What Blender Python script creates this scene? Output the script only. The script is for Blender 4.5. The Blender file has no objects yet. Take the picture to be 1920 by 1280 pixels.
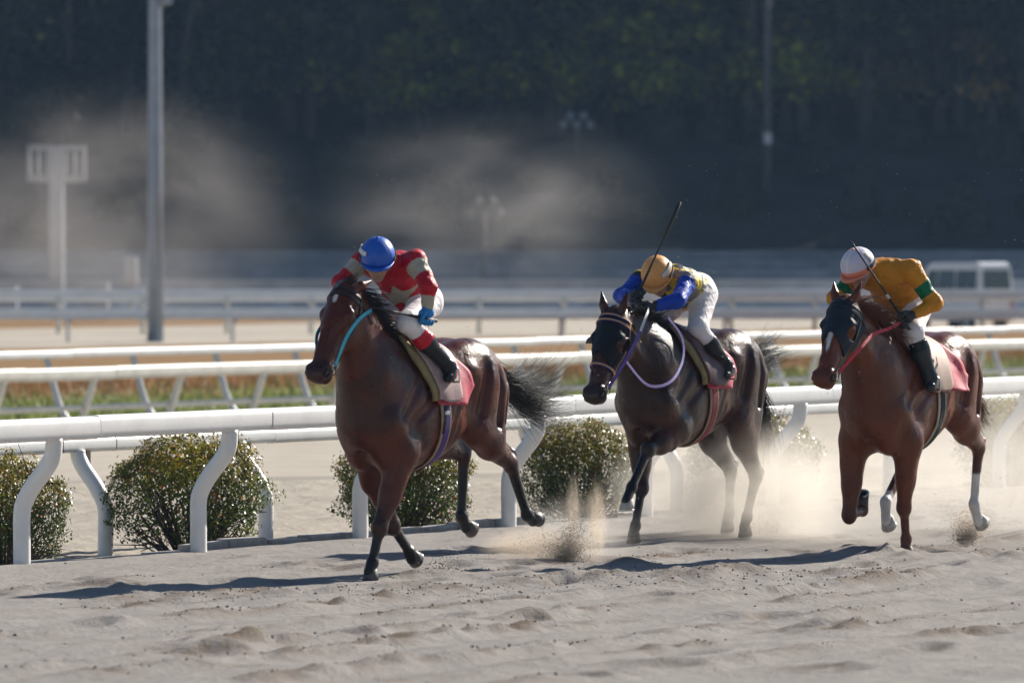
import bpy, bmesh, math, random
import numpy as np
from mathutils import Vector, Matrix
from mathutils.bvhtree import BVHTree

# ------------------------------------------------------------------ camera, sky, sun, exposure
scene = bpy.context.scene
CAM_H = 2.2
cam_d = bpy.data.cameras.new('camera')
cam = bpy.data.objects.new('camera', cam_d)
scene.collection.objects.link(cam)
scene.camera = cam
cam.location = (0, 0, CAM_H)
cam.rotation_euler = (math.radians(90) - math.atan(170 / 12000), 0, 0)
cam_d.sensor_width = 36
cam_d.lens = 225
cam_d.clip_start = 0.5
cam_d.clip_end = 5000
cam_d.dof.use_dof = True
cam_d.dof.focus_distance = 45.0
cam_d.dof.aperture_fstop = 3.5

SUN_AZ, SUN_EL = math.radians(42), math.radians(31)     # azimuth clockwise from +Y (view axis)
world = bpy.data.worlds.new('World')
scene.world = world
world.use_nodes = True
wn = world.node_tree
bg = wn.nodes['Background']
sky = wn.nodes.new('ShaderNodeTexSky')
sky.sky_type = 'NISHITA'
sky.sun_disc = False
sky.sun_elevation = SUN_EL
sky.sun_rotation = SUN_AZ
sky.air_density = 1.0
sky.dust_density = 0.15
sky.ozone_density = 3.0
wn.links.new(sky.outputs[0], bg.inputs[0])
bg.inputs[1].default_value = 0.052

sun_d = bpy.data.lights.new('sun', 'SUN')
sun_d.energy = 5.0
sun_d.angle = math.radians(0.55)
sun_d.color = (1.0, 0.93, 0.82)
sun = bpy.data.objects.new('sun', sun_d)
scene.collection.objects.link(sun)
SUN_DIR = Vector((math.cos(SUN_EL) * math.sin(SUN_AZ), math.cos(SUN_EL) * math.cos(SUN_AZ), math.sin(SUN_EL)))
sun.rotation_euler = SUN_DIR.to_track_quat('Z', 'Y').to_euler()
sun.location = (20, 40, 30)

scene.view_settings.view_transform = 'Standard'
scene.view_settings.look = 'None'
scene.view_settings.gamma = 1
scene.view_settings.exposure = 0.78
scene.cycles.use_denoising = True
scene.cycles.max_bounces = 5
scene.cycles.diffuse_bounces = 2
scene.cycles.glossy_bounces = 2
scene.cycles.transmission_bounces = 4
scene.cycles.volume_bounces = 1
scene.cycles.transparent_max_bounces = 12
scene.cycles.caustics_reflective = False
scene.cycles.caustics_refractive = False
scene.cycles.use_light_tree = False
scene.cycles.volume_step_rate = 2.0
scene.cycles.volume_max_steps = 64

# ------------------------------------------------------------------ helpers
C = scene.collection
R = random.Random(7)
rng = np.random.default_rng(11)

def link(o, parent=None):
    C.objects.link(o)
    if parent is not None:
        o.parent = parent
    return o

def tag(o, label=None, cat=None, group=None, kind=None):
    if label: o['label'] = label
    if cat: o['category'] = cat
    if group: o['group'] = group
    if kind: o['kind'] = kind
    return o

def empty(name, loc=(0, 0, 0), rz=0.0, label=None, cat=None, group=None):
    o = bpy.data.objects.new(name, None)
    link(o)
    o.location = loc
    o.rotation_euler = (0, 0, rz)
    o.empty_display_size = 0.2
    return tag(o, label, cat, group)

def copy_tree(o, parent=None):
    c = o.copy()
    C.objects.link(c)
    c.parent = parent
    for ch in list(o.children):
        copy_tree(ch, c)
    return c

def mesh_np(name, V, Fq, smooth=True):
    """mesh from numpy verts and a list/array of faces (all tris or all quads)"""
    V = np.asarray(V, np.float32); Fq = np.asarray(Fq, np.int32)
    me = bpy.data.meshes.new(name)
    n = Fq.shape[1]
    me.vertices.add(len(V)); me.vertices.foreach_set('co', V.ravel())
    me.loops.add(Fq.size); me.loops.foreach_set('vertex_index', Fq.ravel())
    me.polygons.add(len(Fq))
    me.polygons.foreach_set('loop_start', np.arange(0, Fq.size, n, dtype=np.int32))
    me.polygons.foreach_set('loop_total', np.full(len(Fq), n, np.int32))
    if smooth:
        me.polygons.foreach_set('use_smooth', np.ones(len(Fq), bool))
    me.update(calc_edges=True)
    return me

def set_col(me, name, rgb):
    a = me.attributes.new(name, 'FLOAT_COLOR', 'POINT')
    rgba = np.ones((len(me.vertices), 4), np.float32)
    rgba[:, :3] = rgb
    a.data.foreach_set('color', rgba.ravel())

def set_f(me, name, v):
    a = me.attributes.new(name, 'FLOAT', 'POINT')
    a.data.foreach_set('value', np.asarray(v, np.float32))

def obj(name, me, mat=None, parent=None):
    o = bpy.data.objects.new(name, me)
    link(o, parent)
    if mat is not None:
        me.materials.append(mat)
    return o

class MB:
    """collects polygons into one mesh"""
    def __init__(s): s.v = []; s.f = []
    def add(s, V, Fs):
        b = len(s.v); s.v += [tuple(p) for p in V]; s.f += [tuple(b + i for i in f) for f in Fs]
    def box(s, c, d, rz=0.0, taper=1.0):
        x, y, z = d[0] / 2, d[1] / 2, d[2] / 2; ca, sa = math.cos(rz), math.sin(rz); V = []
        for dz, t in ((-z, 1), (z, taper)):
            for dx, dy in ((-x, -y), (x, -y), (x, y), (-x, y)):
                a, b = dx * t, dy * t
                V.append((c[0] + a * ca - b * sa, c[1] + a * sa + b * ca, c[2] + dz))
        s.add(V, [(3, 2, 1, 0), (4, 5, 6, 7), (0, 1, 5, 4), (1, 2, 6, 5), (2, 3, 7, 6), (3, 0, 4, 7)])
    def tube(s, P, rad, n=8, ky=1.0, cap=True, up=(0, 0, 1)):
        P = [Vector(p) for p in P]
        if not hasattr(rad, '__len__'): rad = [rad] * len(P)
        rings = []; upv = Vector(up)
        for i, p in enumerate(P):
            t = (P[min(i + 1, len(P) - 1)] - P[max(i - 1, 0)]).normalized()
            a = t.cross(upv)
            if a.length < 1e-3: a = t.cross(Vector((1, 0, 0)))
            a.normalize(); b = a.cross(t).normalized()
            rings.append([p + a * (math.cos(q) * rad[i]) + b * (math.sin(q) * rad[i] * ky) for q in [2 * math.pi * k / n for k in range(n)]])
        V = [q for r in rings for q in r]; Fs = []
        for i in range(len(P) - 1):
            for k in range(n):
                k2 = (k + 1) % n
                Fs.append((i * n + k, i * n + k2, (i + 1) * n + k2, (i + 1) * n + k))
        if cap:
            Fs.append(tuple(range(n - 1, -1, -1))); Fs.append(tuple((len(P) - 1) * n + k for k in range(n)))
        s.add(V, Fs)
    def ribbon(s, P, N, w, th=0.004):
        """strap: polyline P, outward normals N, width w, thickness th"""
        P = [Vector(p) for p in P]; N = [Vector(n).normalized() for n in N]; V = []
        m = len(P)
        for i in range(m):
            t = (P[min(i + 1, m - 1)] - P[max(i - 1, 0)]).normalized()
            b = t.cross(N[i]).normalized() * (w / 2)
            V += [P[i] - b, P[i] + b, P[i] + b + N[i] * th, P[i] - b + N[i] * th]
        Fs = []
        for i in range(m - 1):
            a, c = 4 * i, 4 * i + 4
            for k in range(4):
                k2 = (k + 1) % 4
                Fs.append((a + k, a + k2, c + k2, c + k))
        Fs.append((3, 2, 1, 0)); e = 4 * (m - 1); Fs.append((e, e + 1, e + 2, e + 3))
        s.add(V, Fs)
    def build(s, name, mat, parent=None, smooth=False, bevel=0.0):
        me = bpy.data.meshes.new(name)
        me.from_pydata([tuple(v) for v in s.v], [], s.f)
        me.update()
        if smooth:
            me.polygons.foreach_set('use_smooth', np.ones(len(me.polygons), bool))
        o = obj(name, me, mat, parent)
        if bevel:
            m = o.modifiers.new('bevel', 'BEVEL'); m.width = bevel; m.segments = 2; m.limit_method = 'ANGLE'
        return o

# ---- materials
def new_mat(name):
    m = bpy.data.materials.new(name); m.use_nodes = True
    nt = m.node_tree
    return m, nt, nt.nodes['Principled BSDF']

def node(nt, typ, **kw):
    n = nt.nodes.new(typ)
    for k, v in kw.items():
        if k in n.inputs.keys() if hasattr(n.inputs, 'keys') else False:
            n.inputs[k].default_value = v
        else:
            setattr(n, k, v)
    return n

def mix_col(nt, fac, a, b):
    m = nt.nodes.new('ShaderNodeMix'); m.data_type = 'RGBA'
    for sock, v in ((m.inputs[0], fac), (m.inputs[6], a), (m.inputs[7], b)):
        if isinstance(v, (int, float)): sock.default_value = v
        elif isinstance(v, tuple): sock.default_value = (*v, 1) if len(v) == 3 else v
        else: nt.links.new(v, sock)
    return m.outputs[2]

def noise_tex(nt, scale, detail=4, rough=0.55, vec=None, dist=0.0):
    n = nt.nodes.new('ShaderNodeTexNoise'); n.inputs['Scale'].default_value = scale
    n.inputs['Detail'].default_value = detail; n.inputs['Roughness'].default_value = rough
    n.inputs['Distortion'].default_value = dist
    if vec is not None: nt.links.new(vec, n.inputs['Vector'])
    return n.outputs['Fac']

def ramp(nt, fac, p0, p1):
    r = nt.nodes.new('ShaderNodeMapRange'); r.inputs[1].default_value = p0; r.inputs[2].default_value = p1
    nt.links.new(fac, r.inputs[0]); return r.outputs[0]

def coords(nt, scale=(1, 1, 1), rot=(0, 0, 0), src='Object'):
    t = nt.nodes.new('ShaderNodeTexCoord'); m = nt.nodes.new('ShaderNodeMapping')
    m.inputs['Scale'].default_value = scale; m.inputs['Rotation'].default_value = rot
    nt.links.new(t.outputs[src], m.inputs[0]); return m.outputs[0]

def bump(nt, b, fac, strength, dist=0.01):
    n = nt.nodes.new('ShaderNodeBump'); n.inputs['Strength'].default_value = strength; n.inputs['Distance'].default_value = dist
    nt.links.new(fac, n.inputs['Height']); nt.links.new(n.outputs[0], b.inputs['Normal']); return n

def mat_plain(name, col, rough=0.5, var=0.15, scale=8.0, metal=0.0, spec=0.5, bmp=0.0, bscale=60.0):
    m, nt, b = new_mat(name)
    v = coords(nt)
    f = noise_tex(nt, scale, 5, 0.6, v)
    lo = tuple(c * (1 - var) for c in col); hi = tuple(min(1, c * (1 + var)) for c in col)
    nt.links.new(mix_col(nt, ramp(nt, f, 0.3, 0.7), lo, hi), b.inputs['Base Color'])
    b.inputs['Roughness'].default_value = rough; b.inputs['Metallic'].default_value = metal
    b.inputs['Specular IOR Level'].default_value = spec
    if bmp: bump(nt, b, noise_tex(nt, bscale, 4, 0.6, v), bmp, 0.01)
    return m

def mat_attr(name, attr='col', rough=0.6, var=0.12, scale=30.0, spec=0.4, bmp=0.0, bscale=60.0, sheen=0.0, bscl=(1, 1, 1)):
    m, nt, b = new_mat(name)
    a = nt.nodes.new('ShaderNodeAttribute'); a.attribute_name = attr
    v = coords(nt, bscl)
    f = ramp(nt, noise_tex(nt, scale, 4, 0.6, v), 0.25, 0.75)
    hsv = nt.nodes.new('ShaderNodeHueSaturation'); nt.links.new(a.outputs['Color'], hsv.inputs['Color'])
    mr = nt.nodes.new('ShaderNodeMapRange'); mr.inputs[3].default_value = 1 - var; mr.inputs[4].default_value = 1 + var
    nt.links.new(f, mr.inputs[0]); nt.links.new(mr.outputs[0], hsv.inputs['Value'])
    nt.links.new(hsv.outputs[0], b.inputs['Base Color'])
    b.inputs['Roughness'].default_value = rough; b.inputs['Specular IOR Level'].default_value = spec
    b.inputs['Sheen Weight'].default_value = sheen
    if bmp: bump(nt, b, noise_tex(nt, bscale, 4, 0.6, v), bmp, 0.01)
    return m

# ---- numpy value noise (for terrain and wrinkles)
def vnoise2(x, y, seed=0):
    xi = np.floor(x).astype(np.int64); yi = np.floor(y).astype(np.int64); xf = x - xi; yf = y - yi
    def hsh(a, b):
        n = (a * 374761393 + b * 668265263 + seed * 1274126177) & 0x7fffffff
        n = ((n ^ (n >> 13)) * 1274126177) & 0x7fffffff
        return ((n ^ (n >> 16)) & 0xffff) / 65535.0
    u = xf * xf * (3 - 2 * xf); v = yf * yf * (3 - 2 * yf)
    return (hsh(xi, yi) * (1 - u) + hsh(xi + 1, yi) * u) * (1 - v) + (hsh(xi, yi + 1) * (1 - u) + hsh(xi + 1, yi + 1) * u) * v - 0.5

def fbm2(x, y, oct=4, seed=0, gain=0.5):
    s = 0; a = 1.0
    for o in range(oct):
        s = s + a * vnoise2(x * 2 ** o + 17.3 * o, y * 2 ** o - 9.1 * o, seed + o); a *= gain
    return s

# ------------------------------------------------------------------ implicit surfaces for bodies
class Field:
    def __init__(s, lo, hi, h):
        s.lo = np.array(lo, np.float32); s.h = h
        s.n = np.ceil((np.array(hi) - np.array(lo)) / h).astype(int) + 1
        s.ax = [s.lo[i] + h * np.arange(s.n[i], dtype=np.float32) for i in range(3)]
        s.v = np.full(s.n, 0.5, np.float32)
    def _blk(s, lo, hi):
        a = np.clip(np.floor((np.array(lo) - s.lo) / s.h).astype(int), 0, s.n - 1)
        b = np.clip(np.ceil((np.array(hi) - s.lo) / s.h).astype(int) + 1, 1, s.n)
        sl = tuple(slice(a[i], max(b[i], a[i] + 1)) for i in range(3))
        return sl, s.ax[0][sl[0]][:, None, None], s.ax[1][sl[1]][None, :, None], s.ax[2][sl[2]][None, None, :]
    def _put(s, sl, d, k, sub=False):
        a = s.v[sl]
        if sub:
            d = -d; h = np.maximum(k - np.abs(a - d), 0) / k; s.v[sl] = np.maximum(a, d) + h * h * (k / 4)
        else:
            h = np.maximum(k - np.abs(a - d), 0) / k; s.v[sl] = np.minimum(a, d) - h * h * (k / 4)
    def cone(s, a, b, ra, rb, k=0.04, yk=1.0, ax=(0, 1, 0), sub=False):
        """rounded cone a->b; the component along axis ax is scaled by yk"""
        a = np.array(a, np.float32); b = np.array(b, np.float32); m = max(ra, rb) * max(1, yk) + k + 0.03
        sl, X, Y, Z = s._blk(np.minimum(a, b) - m, np.maximum(a, b) + m)
        ab = b - a; L = float(ab @ ab) + 1e-9
        px, py, pz = X - a[0], Y - a[1], Z - a[2]
        t = np.clip((px * ab[0] + py * ab[1] + pz * ab[2]) / L, 0, 1)
        dx, dy, dz = px - t * ab[0], py - t * ab[1], pz - t * ab[2]
        d2 = dx * dx + dy * dy + dz * dz
        if yk != 1.0:
            q = dx * ax[0] + dy * ax[1] + dz * ax[2]
            d2 = d2 + q * q * (1 / (yk * yk) - 1)
        d = (np.sqrt(np.maximum(d2, 1e-12)) - (ra + (rb - ra) * t)) * min(1.0, yk)
        s._put(sl, d, k, sub)
    def chain(s, P, k=0.04, yk=1.0, ax=(0, 1, 0)):
        """P: list of (x,y,z,r)"""
        for p, q in zip(P[:-1], P[1:]):
            s.cone(p[:3], q[:3], p[3], q[3], k, yk, ax)
    def ell(s, c, r, M=None, k=0.04, sub=False):
        """ellipsoid; M 3x3 columns = local axes"""
        c = np.array(c, np.float32); m = max(r) + k + 0.03
        sl, X, Y, Z = s._blk(c - m, c + m)
        px, py, pz = X - c[0], Y - c[1], Z - c[2]
        if M is None:
            q = (px / r[0]) ** 2 + (py / r[1]) ** 2 + (pz / r[2]) ** 2
        else:
            q = 0
            for i in range(3):
                q = q + ((px * M[0][i] + py * M[1][i] + pz * M[2][i]) / r[i]) ** 2
        d = (np.sqrt(np.maximum(q, 1e-12)) - 1) * min(r)
        s._put(sl, d, k, sub)
    def mesh(s, smooth=2):
        v = s.v; h = s.h; sg = v < 0
        nx, ny, nz = [n - 1 for n in s.n]
        cnt = np.zeros((nx, ny, nz), np.uint8)
        for i in (0, 1):
            for j in (0, 1):
                for k in (0, 1):
                    cnt += sg[i:i + nx, j:j + ny, k:k + nz]
        act = (cnt > 0) & (cnt < 8)
        I = np.argwhere(act)
        idx = np.full((nx, ny, nz), -1, np.int32); idx[act] = np.arange(len(I))
        S = np.zeros((len(I), 3), np.float32); N = np.zeros(len(I), np.float32)
        cor = [(i, j, k) for i in (0, 1) for j in (0, 1) for k in (0, 1)]
        vals = {c: v[I[:, 0] + c[0], I[:, 1] + c[1], I[:, 2] + c[2]] for c in cor}
        for c in cor:
            for a in range(3):
                if c[a] == 0:
                    e = list(c); e[a] = 1; e = tuple(e)
                    va, vb = vals[c], vals[e]; x = (va < 0) != (vb < 0)
                    t = np.where(x, va / np.where(x, va - vb, 1), 0)
                    p = np.tile(np.array(c, np.float32), (len(I), 1)); p[:, a] += t
                    S += np.where(x[:, None], p, 0); N += x
        V = s.lo + (I + S / N[:, None]) * h
        Q = []
        for a in range(3):
            b, c = (a + 1) % 3, (a + 2) % 3
            sl0 = [slice(None)] * 3; sl1 = [slice(None)] * 3
            sl0[a] = slice(0, -1); sl1[a] = slice(1, None)
            s0, s1 = sg[tuple(sl0)], sg[tuple(sl1)]
            E = np.argwhere(s0 != s1)
            ok = (E[:, b] > 0) & (E[:, c] > 0) & (E[:, b] < s.n[b] - 1) & (E[:, c] < s.n[c] - 1)
            E = E[ok]; flip = s0[E[:, 0], E[:, 1], E[:, 2]]
            def cell(db, dc):
                q = E.copy(); q[:, b] -= db; q[:, c] -= dc
                return idx[q[:, 0], q[:, 1], q[:, 2]]
            q = np.stack([cell(1, 1), cell(0, 1), cell(0, 0), cell(1, 0)], 1)
            q[~flip] = q[~flip][:, ::-1]
            Q.append(q)
        Q = np.concatenate(Q)
        Q = Q[(Q >= 0).all(1)]
        for _ in range(smooth):
            acc = np.zeros_like(V); n = np.zeros(len(V), np.float32)
            for i in range(4):
                a, b = Q[:, i], Q[:, (i + 1) % 4]
                for d in range(3):
                    acc[:, d] += np.bincount(a, V[b, d], len(V)) + np.bincount(b, V[a, d], len(V))
                n += np.bincount(a, minlength=len(V)) + np.bincount(b, minlength=len(V))
            V = V * 0.45 + 0.55 * acc / np.maximum(n, 1)[:, None]
        return V, Q

def frame(xd, yd=(0, 1, 0)):
    x = np.array(xd, float); x /= np.linalg.norm(x)
    y = np.array(yd, float); y -= x * (x @ y); y /= np.linalg.norm(y)
    return np.stack([x, y, np.cross(x, y)], 1)

def sstep(a, b, x):
    t = np.clip((x - a) / (b - a), 0, 1); return t * t * (3 - 2 * t)
# ------------------------------------------------------------------ setting: ground
RT = math.radians(28.7)
P0 = np.array([-3.44, 44.9]); TD = np.array([math.sin(RT), math.cos(RT)]); ND = np.array([math.cos(RT), -math.sin(RT)])
def rail_xy(a, q):
    return P0 + TD * a + ND * q
def to_aq(x, y):
    dx, dy = x - P0[0], y - P0[1]
    return dx * TD[0] + dy * TD[1], dx * ND[0] + dy * ND[1]
def z_base(x, y):
    a, q = to_aq(x, y)
    return -0.13 * sstep(0.05, 0.35, -q) - 0.22 * sstep(2, 20, -q)

def sand_mat(name, dry, wet, fine=1.0):
    m, nt, b = new_mat(name)
    v = coords(nt, src='Object')
    a = nt.nodes.new('ShaderNodeAttribute'); a.attribute_name = 'damp'
    n1 = ramp(nt, noise_tex(nt, 2.4, 6, 0.75, coords(nt, (1, .55, 1), (0, 0, -0.35))), 0.3, 0.7)
    n2 = noise_tex(nt, 160.0, 3, 0.7, v)
    c = mix_col(nt, n1, tuple(q * 0.80 for q in dry), tuple(q * 1.10 for q in dry))
    c = mix_col(nt, ramp(nt, n2, 0.60, 0.70), c, tuple(q * 0.55 for q in dry))
    c = mix_col(nt, ramp(nt, noise_tex(nt, 26.0, 4, 0.7, v), 0.62, 0.72), c, tuple(q * 0.70 for q in dry))
    c = mix_col(nt, a.outputs['Fac'], c, wet)
    a3 = nt.nodes.new('ShaderNodeAttribute'); a3.attribute_name = 'infield'
    c = mix_col(nt, a3.outputs['Fac'], c, mix_col(nt, ramp(nt, noise_tex(nt, 2.2, 5, 0.7, v), 0.3, 0.7), (0.37, 0.33, 0.275), (0.49, 0.44, 0.37)))
    nt.links.new(c, b.inputs['Base Color'])
    b.inputs['Roughness'].default_value = 0.95; b.inputs['Specular IOR Level'].default_value = 0.15
    b1 = nt.nodes.new('ShaderNodeBump'); b1.inputs['Strength'].default_value = 0.85; b1.inputs['Distance'].default_value = 0.045
    nt.links.new(noise_tex(nt, 11.0, 8, 0.72, v, 0.3), b1.inputs['Height']); nt.links.new(b1.outputs[0], b.inputs['Normal'])
    return m
M_SAND = sand_mat('track_sand', (0.330, 0.304, 0.285), (0.15, 0.11, 0.08))

NX, NY = 460, 690
gx = np.linspace(-8.0, 9.0, NX); gy = np.linspace(29.0, 67.0, NY)
GX, GY = np.meshgrid(gx, gy)
GA, GQ = to_aq(GX, GY)
Z = z_base(GX, GY)
trk = sstep(-0.15, 0.25, GQ)                                  # 1 on the racing side
Z += trk * (0.040 * fbm2(GA * 0.55, GQ * 1.5, 3, 3) + 0.012 * fbm2(GA * 3.0, GQ * 6.0, 3, 9) + 0.016 * fbm2(GA * 0.5, GQ * 4.0, 2, 15) + 0.005 * fbm2(GA * 6.5, GQ * 8.0, 2, 17))
Z += (1 - trk) * sstep(0.4, 1.2, -GQ) * (0.03 * fbm2(GA * 0.6, GQ * 2.6, 3, 21) + 0.04 * fbm2(GA * 0.5, GQ * 5.5, 3, 31) + 0.02 * fbm2(GA * 5, GQ * 6.0, 3, 35))
damp = np.zeros_like(Z)
# harrow furrows and wheel lines along the track
g = np.random.default_rng(5)
LINES = [(1.75, .012), (4.45, .022), (5.25, .016), (6.15, .030), (6.75, .022), (7.7, .030), (8.35, .018), (9.1, .026), (3.3, .012)]
for q0, am in LINES:
    w = q0 + 0.10 * fbm2(GA * 0.35, GA * 0 + q0, 2, 40)
    d = GQ - w
    br = np.clip(0.5 + 1.3 * fbm2(GA * 0.8, GQ * 0 + q0 * 3, 3, 50), 0, 1)
    Z += trk * am * 1.3 * (np.exp(-(d / 0.11) ** 2) * br * np.clip(0.9 + 2.2 * fbm2(GA * 5, GQ * 9, 2, 52), 0, 2) - 0.8 * np.exp(-((d - 0.22) / 0.10) ** 2))
    damp = np.maximum(damp, trk * 1.0 * np.exp(-((d + .02) / 0.13) ** 2) * br * np.clip(0.45 + 2.6 * fbm2(GA * 4.5, GQ * 9, 3, 55), 0, 1))
# hoof prints with thrown-up rims
def stamp(x, y, ang, L, W, dep, rim, dm):
    i0, i1 = np.searchsorted(gx, [x - 0.6, x + 0.6]); j0, j1 = np.searchsorted(gy, [y - 0.75, y + 0.75])
    if i1 - i0 < 3 or j1 - j0 < 3: return
    sx, sy = GX[j0:j1, i0:i1] - x, GY[j0:j1, i0:i1] - y
    u = sx * math.cos(ang) + sy * math.sin(ang); v = -sx * math.sin(ang) + sy * math.cos(ang)
    r = np.sqrt((u / L) ** 2 + (v / W) ** 2)
    Z[j0:j1, i0:i1] += -dep * np.exp(-(r / 0.75) ** 3) + rim * np.exp(-((r - 1.15) / 0.42) ** 2) * (0.55 + 0.75 * np.clip(-u / (L * 1.2), -0.6, 1))
    damp[j0:j1, i0:i1] = np.maximum(damp[j0:j1, i0:i1], dm * np.exp(-((r - 0.75) / 0.5) ** 2) * np.clip(0.6 + 1.6 * fbm2(sx * 9 + x, sy * 9 + y, 3, 60), 0, 1))
fw = math.atan2(-TD[1], -TD[0])
n_print = 0
while n_print < 260:
    x, y = g.uniform(-6, 7), g.uniform(31, 62)
    a_, q_ = to_aq(x, y)
    if q_ < 0.25: continue
    n_print += 1
    if y < 40 and g.random() < 0.55: continue
    stamp(x, y, fw + g.normal(0, 0.25), g.uniform(0.14, 0.34), g.uniform(0.10, 0.17), g.uniform(0.008, 0.034), g.uniform(0.008, 0.028), 0.75 * g.random() ** 2.2)
# the big ridge of dug-up sand between the horses and mounds at the hooves
for (x, y, L, W, h_, dm) in [(1.12, 42.75, 0.42, 0.18, 0.07, .75), (0.62, 42.5, 0.34, 0.16, 0.06, .9), (1.5, 43.2, 0.3, 0.15, 0.06, .7), (-2.1, 40.4, .55, .2, .05, .8), (-1.35, 40.9, .5, .18, .045, .85), (-.55, 41.3, .4, .16, .045, .9), (.28, 42.2, .35, .15, .05, .8),
                             (-0.50, 43.3, 0.20, 0.16, 0.07, .35), (2.62, 46.2, 0.35, 0.22, 0.09, .3), (0.75, 44.6, .25, .2, .06, .9), (2.2, 43.3, .4, .2, .05, .8), (-2.6, 42.1, .4, .2, .04, .6), (3.6, 45.6, .4, .2, .06, .5)]:
    m = np.exp(-((GX - x) / L) ** 2 - ((GY - y) / (W * 2.2)) ** 2) * (0.75 + 0.9 * fbm2(GX * 7, GY * 5, 3, 77))
    Z += h_ * m; damp = np.maximum(damp, dm * np.clip(m * 1.5 - 0.35, 0, 1) * np.clip(0.55 + 1.5 * fbm2(GX * 8, GY * 4, 3, 70), 0, 1))
idx = np.arange(NX * NY).reshape(NY, NX)
Fg = np.stack([idx[:-1, :-1], idx[:-1, 1:], idx[1:, 1:], idx[1:, :-1]], -1).reshape(-1, 4)
me = mesh_np('sand_track', np.stack([GX, GY, Z], -1).reshape(-1, 3), Fg)
set_f(me, 'damp', np.clip(damp.ravel(), 0, 1)); set_f(me, 'infield', sstep(0.15, 0.45, -GQ).ravel())
tag(obj('sand_track', me, M_SAND), kind='structure')
def z_at(x, y):
    i = np.clip((np.asarray(x) - gx[0]) / (gx[1] - gx[0]), 0, NX - 1).astype(int); j = np.clip((np.asarray(y) - gy[0]) / (gy[1] - gy[0]), 0, NY - 1).astype(int)
    return Z[j, i]

# far ground: one sheet to the horizon, with sand and grass belts
M_FAR = None
def far_mat():
    m, nt, b = new_mat('infield_ground')
    v = coords(nt)
    a = nt.nodes.new('ShaderNodeAttribute'); a.attribute_name = 'grass'
    a2 = nt.nodes.new('ShaderNodeAttribute'); a2.attribute_name = 'dry'
    n = ramp(nt, noise_tex(nt, 0.9, 5, 0.65, v), 0.3, 0.7)
    sand = mix_col(nt, n, (0.37, 0.33, 0.275), (0.48, 0.43, 0.36))
    green = mix_col(nt, ramp(nt, noise_tex(nt, 0.5, 5, 0.7, v), 0.3, 0.7), (0.10, 0.13, 0.025), (0.20, 0.20, 0.045))
    brown = mix_col(nt, n, (0.21, 0.105, 0.045), (0.26, 0.17, 0.075))
    gr = mix_col(nt, a2.outputs['Fac'], green, brown)
    nt.links.new(mix_col(nt, a.outputs['Fac'], sand, gr), b.inputs['Base Color'])
    b.inputs['Roughness'].default_value = 1.0; b.inputs['Specular IOR Level'].default_value = 0.1
    return m
ys = np.concatenate([np.linspace(-300, 20, 9), np.linspace(24, 262, 240), np.linspace(270, 2500, 30)])
xs_ = np.concatenate([np.linspace(-1500, -60, 14), np.linspace(-50, 70, 121), np.linspace(80, 1500, 14)])
FX, FY = np.meshgrid(xs_, ys)
FA, FQ = to_aq(FX, FY)
FZ = z_base(FX, FY) + 0.04 * fbm2(FX * 0.3, FY * 0.3, 3, 8)
FZ = np.where((FX > -9.5) & (FX < 10.5) & (FY > 27) & (FY < 68.5), FZ - 0.5, FZ)
inside = (FX > -7.4) & (FX < 8.4) & (FY > 30) & (FY < 66)
jit = 1.5 * fbm2(FX * 0.4, FY * 0.4, 3, 12)
grass = sstep(26.5, 27.5, -FQ + jit * .4) * (1 - sstep(66, 68, -FQ + jit)) + sstep(88, 92, -FQ + jit)
dry = sstep(34, 39, -FQ + 2 * jit)
i2 = np.arange(FX.size).reshape(FX.shape)
Ff = np.stack([i2[:-1, :-1], i2[:-1, 1:], i2[1:, 1:], i2[1:, :-1]], -1).reshape(-1, 4)
me = mesh_np('ground', np.stack([FX, FY, FZ], -1).reshape(-1, 3), Ff)
set_f(me, 'grass', grass.ravel()); set_f(me, 'dry', dry.ravel())
tag(obj('ground', me, far_mat()), kind='structure')

# embankment and wooded hill behind
def hill_mat():
    m, nt, b = new_mat('hill_scrub')
    v = coords(nt)
    n = ramp(nt, noise_tex(nt, 0.35, 6, 0.7, v), 0.3, 0.7)
    nt.links.new(mix_col(nt, n, (0.016, 0.021, 0.020), (0.036, 0.042, 0.036)), b.inputs['Base Color'])
    b.inputs['Roughness'].default_value = 1.0; b.inputs['Specular IOR Level'].default_value = 0.1
    return m
prof = [(281, 1.9), (284, 2.6), (292, 5.2), (298, 7.1), (303, 7.5), (320, 10), (345, 19), (380, 36), (430, 58), (520, 74), (700, 80)]
hy = np.interp(np.linspace(0, len(prof) - 1, 70), range(len(prof)), [p[0] for p in prof]); hz = np.interp(hy, [p[0] for p in prof], [p[1] for p in prof])
hx = np.linspace(-260, 280, 150); HX, HY = np.meshgrid(hx, hy); HZ = np.repeat(hz[:, None], len(hx), 1) + 0.5 * fbm2(HX * 0.15, HY * 0.2, 4, 33) * sstep(283, 292, HY)
i3 = np.arange(HX.size).reshape(HX.shape)
me = mesh_np('wooded_hill', np.stack([HX, HY, HZ], -1).reshape(-1, 3), np.stack([i3[:-1, :-1], i3[:-1, 1:], i3[1:, 1:], i3[1:, :-1]], -1).reshape(-1, 4))
tag(obj('hill', me, hill_mat()), kind='structure')

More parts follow.
